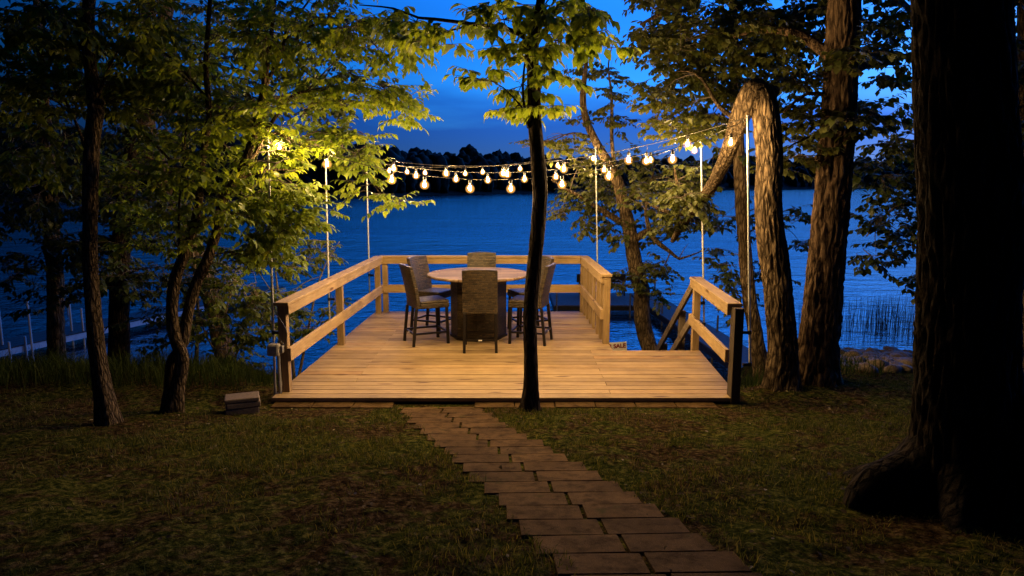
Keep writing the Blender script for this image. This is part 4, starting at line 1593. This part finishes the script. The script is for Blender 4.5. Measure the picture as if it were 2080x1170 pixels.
# ------------------------------------------------------------------ small things near the deck
# outlet box on its pipe at the left front post
pp = P(578, 790, 6.80)
px0 = lx(6.9) - .12
r = thing('outlet_box', (px0, 6.86, -.06), 'weathered outdoor outlet box on a grey pipe at the left front deck post', 'outlet box')
m = MB()
m.hexa([(px0 - .075, 6.77, .40), (px0 + .055, 6.77, .40), (px0 + .055, 6.88, .40), (px0 - .075, 6.88, .40)], [(px0 - .07, 6.78, .525), (px0 + .05, 6.78, .525), (px0 + .05, 6.88, .525), (px0 - .07, 6.88, .525)])
m.build('cover', M['outlet'], r, bevel=.022)
m = MB()
m.tube([(px0 + .03, 6.83, -.08), (px0 + .03, 6.83, .42)], .017, 12)
m.tube([(px0 + .03, 6.83, .08), (px0 + .03, 6.83, .13)], .021, 12)
m.build('conduit', M['pipe'], r)
m = MB()
m.box((px0 + .057, 6.80, .43), (px0 + .085, 6.87, .505))
m.build('outlet_plate', M['pipe'], r, bevel=.004)
# cord from the pole
m = MB()
a = tops[0]
q = [a, P(546, 300, 6.9), P(549, 450, 6.9), P(552, 590, 6.88), P(560, 632, 6.83), P(576, 660, 6.78), P(583, 678, 6.78), P(577, 700, 6.79), P(570, 692, 6.80)]
m.tube([p for p, r_ in smooth_path([(p, .004) for p in q], .04)], .004, 6)
o = m.build('power_cord', M['cable'], None)
tag(o, 'black power cord running down the leftmost pole to the outlet box', 'cord')

# stacked concrete blocks
bz = gz(-2.72, 6.6)


def block(x, y, z, sx, sy, sz, yaw, label):
    r = MB()
    q = [(-sx / 2, -sy / 2), (sx / 2, -sy / 2), (sx / 2, sy / 2), (-sx / 2, sy / 2)]
    q = [(x + a * math.cos(yaw) - b * math.sin(yaw), y + a * math.sin(yaw) + b * math.cos(yaw)) for a, b in q]
    r.hexa([(a, b, z) for a, b in q], [(a, b, z + sz) for a, b in q])
    c = thing('concrete_block', (x, y, z), label, 'block', 'concrete blocks stacked beside the deck')
    r.build('block_body', M['block'], c, bevel=.010)


bc = GG(484, 842)
bz = gz(bc.x, bc.y + .1) - .012
block(bc.x - .008, bc.y + .12, bz, .300, .21, .075, .38, 'concrete block at the bottom of the small stack left of the deck')
block(bc.x + .004, bc.y + .125, bz + .077, .305, .22, .055, .40, 'concrete slab in the middle of the small stack left of the deck')
block(bc.x - .004, bc.y + .12, bz + .134, .310, .22, .040, .36, 'thin concrete slab lying on top of the small stack left of the deck')

# for sale sign
s0 = P(1254, 703, 10.3)
r = thing('yard_sign', (s0.x, s0.y, s0.z - .5), 'white for sale sign with red letters, behind the deck floor by the steps', 'sign')
rot = Matrix.Rotation(R(-4), 3, 'Y')
m = MB()
W_, H_ = .145, .062
m.add([s0 + rot @ V(c) for c in ((-W_ * 1.6, 0, -H_ * 3), (W_, 0, -H_ * 3), (W_, 0, H_), (-W_ * 1.6, 0, H_), (-W_ * 1.6, .006, -H_ * 3), (W_, .006, -H_ * 3), (W_, .006, H_), (-W_ * 1.6, .006, H_))],
      [(0, 1, 2, 3), (7, 6, 5, 4), (1, 0, 4, 5), (2, 1, 5, 6), (3, 2, 6, 7), (0, 3, 7, 4)])
pan = m.build('panel', M['sign_white'], r)
cu = bpy.data.curves.new('lettering', 'FONT')
cu.body = 'FOR SALE'
cu.size = .090
cu.extrude = .001
cu.offset = .0035
cu.align_x = 'RIGHT'
tmp = bpy.data.objects.new('lettering_source', cu)
COL.objects.link(tmp)
dg = bpy.context.evaluated_depsgraph_get()
me = bpy.data.meshes.new_from_object(tmp.evaluated_get(dg))
bpy.data.objects.remove(tmp)
me.transform(Matrix.Translation((W_ - .014, 0, -.028)) @ Matrix.Rotation(math.pi / 2, 4, 'X'))
me.transform(Matrix.Rotation(R(-4), 4, 'Y'))
me.transform(Matrix.Translation(s0 + V((0, -.003, 0)) - root_off(pan)))
me.materials.clear()
lo = bpy.data.objects.new('lettering', me)
me.materials.append(M['sign_red'])
COL.objects.link(lo)
lo.parent = pan
for dx in (-.13, .07):
    m = MB()
    m.tube([s0 + V((dx, .012, -.55)), s0 + V((dx, .012, -.02))], .005, 6)
    m.build('stake', M['black_plastic'], r)

# ------------------------------------------------------------------ docks
ZD = WATER + .44


def dock(name, label, quads, posts, mdeck, mside, mpost, ph):
    q0 = quads[0][0]
    r = thing(name, (q0[0], q0[1], ZD), label, 'dock')
    for (a, b, c, d) in quads:
        a, b, c, d = [V((p[0], p[1], 0)) for p in (a, b, c, d)]    # a-b near edge, d-c far edge
        L = ((d - a).length + (c - b).length) / 2
        n = max(2, int(L / .15))
        m = MB()
        for i in range(n):
            t0, t1 = i / n, (i + .93) / n
            p = [a.lerp(d, t0), b.lerp(c, t0), b.lerp(c, t1), a.lerp(d, t1)]
            m.hexa([(v.x, v.y, ZD - .03) for v in p], [(v.x, v.y, ZD) for v in p])
        o = m.build('deck_boards', mdeck, r)
        m = MB()
        for (u, v) in ((a, d), (b, c), (a, b), (d, c)):
            m.beam((u.x, u.y, ZD - .12), (v.x, v.y, ZD - .12), .045, .17)
        m.build('side_frame', mside, o)
    for (x, y, h) in posts:
        m = MB()
        m.tube([(x, y, WATER - .6), (x, y, ZD + h)], .032, 10)
        m.build('post', mpost, r)
    return r


d = dock('boat_dock', 'grey plank boat dock with a side platform right of the deck, seen past the steps',
         [((5.75, 15.6), (6.85, 15.6), (6.05, 28.6), (4.98, 28.6)), ((1.6, 25.6), (4.9, 25.6), (4.9, 28.6), (1.6, 28.6))],
         [(G(1345, 637, ZD).x, G(1345, 637, ZD).y, .62), (G(1330, 596, ZD).x, G(1330, 596, ZD).y, .85), (G(1280, 622, ZD).x, G(1280, 622, ZD).y, .50), (6.9, 15.9, .55), (6.45, 21, .5), (5.6, 18.6, .40), (1.7, 25.5, .5)],
         M['dock_grey'], M['dock_dark'], M['pipe'], .5)
m = MB()
bx0, bx1, by_ = 2.7, 4.75, 28.2
m.box((bx0, by_ - .4, ZD + .40), (bx1, by_, ZD + .44))
m.box((bx0, by_ + .02, ZD + .50), (bx1, by_ + .06, ZD + .85))
for xx in (bx0 + .1, bx1 - .14):
    m.box((xx, by_ - .38, ZD), (xx + .06, by_ - .32, ZD + .40))
    m.box((xx, by_ + .065, ZD), (xx + .06, by_ + .12, ZD + .85))
m.build('bench', M['dock_dark'], d, bevel=.01)
d = dock('aluminium_dock', 'pale metal dock with tall white posts, far left across the water',
         [((-16.4, 16.6), (-15.2, 16.0), (-12.2, 24.2), (-13.4, 24.6)), ((-13.4, 24.65), (-12.2, 24.25), (-10.2, 30.4), (-11.4, 30.8))],
         [(G(65, 705, ZD).x, G(65, 705, ZD).y, 1.35), (G(146, 672, ZD).x, G(146, 672, ZD).y, .95), (G(169, 672, ZD).x, G(169, 672, ZD).y, .72), (G(20, 716, ZD).x, G(20, 716, ZD).y, .30), (G(52, 700, ZD).x, G(52, 700, ZD).y, .25),
          (G(5, 700, ZD).x, G(5, 700, ZD).y, 1.45)],
         M['dock_dark'], M['alu'], M['alu'], .5)
# marker posts standing in the water beyond it
for px, py, h, lab in ((139, 640, 1.0, 'short white mooring post above the pale dock, left of the slim tree'), (299, 650, 1.0, 'small white mooring post out on the water left of the twin stemmed tree')):
    p = G(px, py, WATER)
    o = MB().tube([(p.x, p.y, WATER - .5), (p.x, p.y, WATER + h)], .03, 8)
    o.tube([(p.x, p.y, WATER + h + .002), (p.x, p.y, WATER + h + .06)], .045, 8)
    tag(o.build('mooring_post', M['alu']), lab, 'post', 'white mooring posts in the water')

# ------------------------------------------------------------------ riprap, reeds, litter
rock_me = []
for k in range(7):
    bm = bmesh.new()
    bmesh.ops.create_icosphere(bm, subdivisions=3, radius=1)
    sx, sy, sz = random.uniform(.8, 1.2), random.uniform(.7, 1.1), random.uniform(.5, .75)
    for v in bm.verts:
        n = v.co.normalized()
        f = 1 + .30 * noise.noise(n * 1.4 + V((k * 9, 0, 0))) + .10 * noise.noise(n * 4 + V((0, k * 5, 0)))
        v.co = V((n.x * sx, n.y * sy, n.z * sz)) * f
    me = bpy.data.meshes.new('stone')
    bm.to_mesh(me)
    bm.free()
    me.polygons.foreach_set('use_smooth', np.ones(len(me.polygons), bool))
    me.materials.append(M['rock'])
    rock_me.append(me)
nr = 0
for k in range(1500):
    x = random.uniform(4.35, 8.6)
    y = random.uniform(8.0, 13.8)
    ppx = x / (y * .99) * FPX + 1040
    if ppx < 1696 or ppx > 1880 or nr >= 210:
        continue
    o = bpy.data.objects.new('riprap_stone', rock_me[k % 7])
    COL.objects.link(o)
    s = random.uniform(.06, .12) if random.random() < .85 else random.uniform(.12, .17)
    o.location = (x, y, gz(x, y) + s * .25)
    o.rotation_euler = (random.uniform(-.4, .4), random.uniform(-.4, .4), random.uniform(0, 6.28))
    o.scale = (s, s, s)
    tag(o, 'brown field stone in the heap along the shore between the oak and the huge trunk', 'stone', 'stones of the shore heap')
    nr += 1

m = MB()
for k in range(520):
    px, py = (random.gauss(1810, 40), random.uniform(622, 690)) if random.random() < .4 else (random.uniform(1620, 1860), random.uniform(640, 700))
    p = G(px, py, WATER)
    h = random.uniform(.35, 1.0)
    ln = V((random.gauss(0, .07), random.gauss(0, .07), 0)) * h
    m.tube([(p.x, p.y, WATER - .1), (p.x + ln.x * .4, p.y + ln.y * .4, WATER + h * .55), (p.x + ln.x, p.y + ln.y, WATER + h)], [.0055, .0045, .0015], 4, cap=False)
tag(m.build('reeds', M['reed']), 'thin dark reeds standing in the water right of the oak', 'reeds', kind='stuff')

# fallen leaves, petals and twigs on the lawn
n = 7500
x = RNG.uniform(-5.5, 6.5, n)
y = np.where(RNG.uniform(0, 1, n) < .45, RNG.uniform(5.6, 7.6, n), RNG.uniform(2.2, 7.6, n))
keep = ~((x > -2.5) & (x < 2.4) & (y > 6.5)) & ((np.abs(x - path_mid(y)) > .40) | (RNG.uniform(0, 1, n) < .12))
x, y = x[keep], y[keep]
z = ground_z(x, y) + .012
on = (np.abs(x - path_mid(y)) < .42)
z = np.where(on, -.06 + .15 * (6.5 - y) + .022, z)
aa = RNG.uniform(0, 6.28, len(x))
lo = leaf_mesh('leaf_litter', np.stack([x, y, z], -1), np.stack([np.cos(aa), np.sin(aa), RNG.uniform(-.1, .25, len(x))], -1),
               np.stack([RNG.normal(0, .3, len(x)), RNG.normal(0, .3, len(x)), np.ones(len(x))], -1), RNG.uniform(.2, 1, len(x)) ** 3 * .036 + .007, M['litter'], None)
tag(lo, 'dry fallen leaves and petals scattered over the lawn', 'leaf litter', kind='stuff')

# ------------------------------------------------------------------ far shore
SH = [(-1200, 150), (-400, 185), (0, 215), (400, 240), (700, 268), (900, 330), (1100, 400), (1280, 500), (1460, 610), (1650, 700), (1850, 780), (2200, 850), (3000, 900)]
SX = np.array([s[0] for s in SH], float)
SD = np.array([s[1] for s in SH], float)


def shore(px):
    D = float(np.interp(px, SX, SD))
    return V(((px - 1040) / FPX * D, D, WATER))


mb = MB()
prev = None
for px in range(-1200, 3001, 50):
    p = shore(px)
    D = p.y
    d = V((p.x, p.y, 0)).normalized()
    hh = (12 + 21 * smooth(1150, 1650, px)) * (.85 + .3 * float(vn(np.array(px / 170.), np.array(.5))))
    ring = [p + d * -3 + V((0, 0, -1)), p + V((0, 0, .5)), p + d * .12 * D + V((0, 0, hh * .6)), p + d * .3 * D + V((0, 0, hh)), p + d * .9 * D + V((0, 0, hh * .8))]
    n0 = len(mb.v)
    mb.v.extend([tuple(q) for q in ring])
    if prev is not None:
        for i in range(4):
            mb.f.append((prev + i, n0 + i, n0 + i + 1, prev + i + 1))
    prev = n0
tag(mb.build('far_hills', M['hill'], smooth=True), 'low dark hills along the far shore of the lake', 'hills', kind='structure')

bm = bmesh.new()
bmesh.ops.create_icosphere(bm, subdivisions=3, radius=1)
ICO = np.array([v.co[:] for v in bm.verts])
ICF = np.array([[v.index for v in f.verts] for f in bm.faces])
bm.free()
vs, fs = [], []
cnt = 0
for row in range(5):
    for px in np.arange(-700, 2700, 17 - row):
        px_ = px + random.uniform(-8, 8)
        p = shore(px_)
        D = p.y
        d = V((p.x, p.y, 0)).normalized()
        off = (.004, .03, .075, .13, .22)[row] * D + random.uniform(0, .03) * D
        hh = (12 + 21 * float(smooth(1150, 1650, px_)))
        gzz = WATER + .5 + hh * min(1, off / (.3 * D)) * .9
        tall = random.uniform(10, 17) if row else random.uniform(5, 10)
        if random.random() < .08:
            tall *= 1.18
        rw = tall * random.uniform(.28, .42)
        c = p + d * off
        seed = V((random.uniform(0, 99), random.uniform(0, 99), 0))
        ph = random.uniform(0, 50)
        n1 = np.array([noise.noise(V(q) * 1.9 + seed) for q in ICO])
        n2 = np.array([noise.noise(V(q) * 5.0 + seed) for q in ICO])
        f_ = 1 + .26 * n1 + .22 * n2
        v = ICO * f_[:, None]
        v = v * np.array([rw, rw, tall * .55]) + np.array([c.x, c.y, gzz + tall * .5])
        vs.append(v)
        fs.append(ICF + cnt)
        cnt += len(ICO)
fo = np_mesh('far_forest', np.concatenate(vs), np.concatenate(fs), M['forest'], None, 3)
tag(fo, 'black wooded far shore across the lake under the dusk sky', 'forest', kind='stuff')

# ------------------------------------------------------------------ render settings
SC.render.engine = 'CYCLES'
SC.view_settings.view_transform = 'Standard'
SC.view_settings.look = 'None'
SC.view_settings.exposure = 0.0
SC.view_settings.gamma = 1.0
cy = SC.cycles
cy.max_bounces = 6
cy.diffuse_bounces = 3
cy.glossy_bounces = 3
cy.transmission_bounces = 3
cy.sample_clamp_indirect = 3
cy.caustics_reflective = False
cy.caustics_refractive = False
cy.use_denoising = True
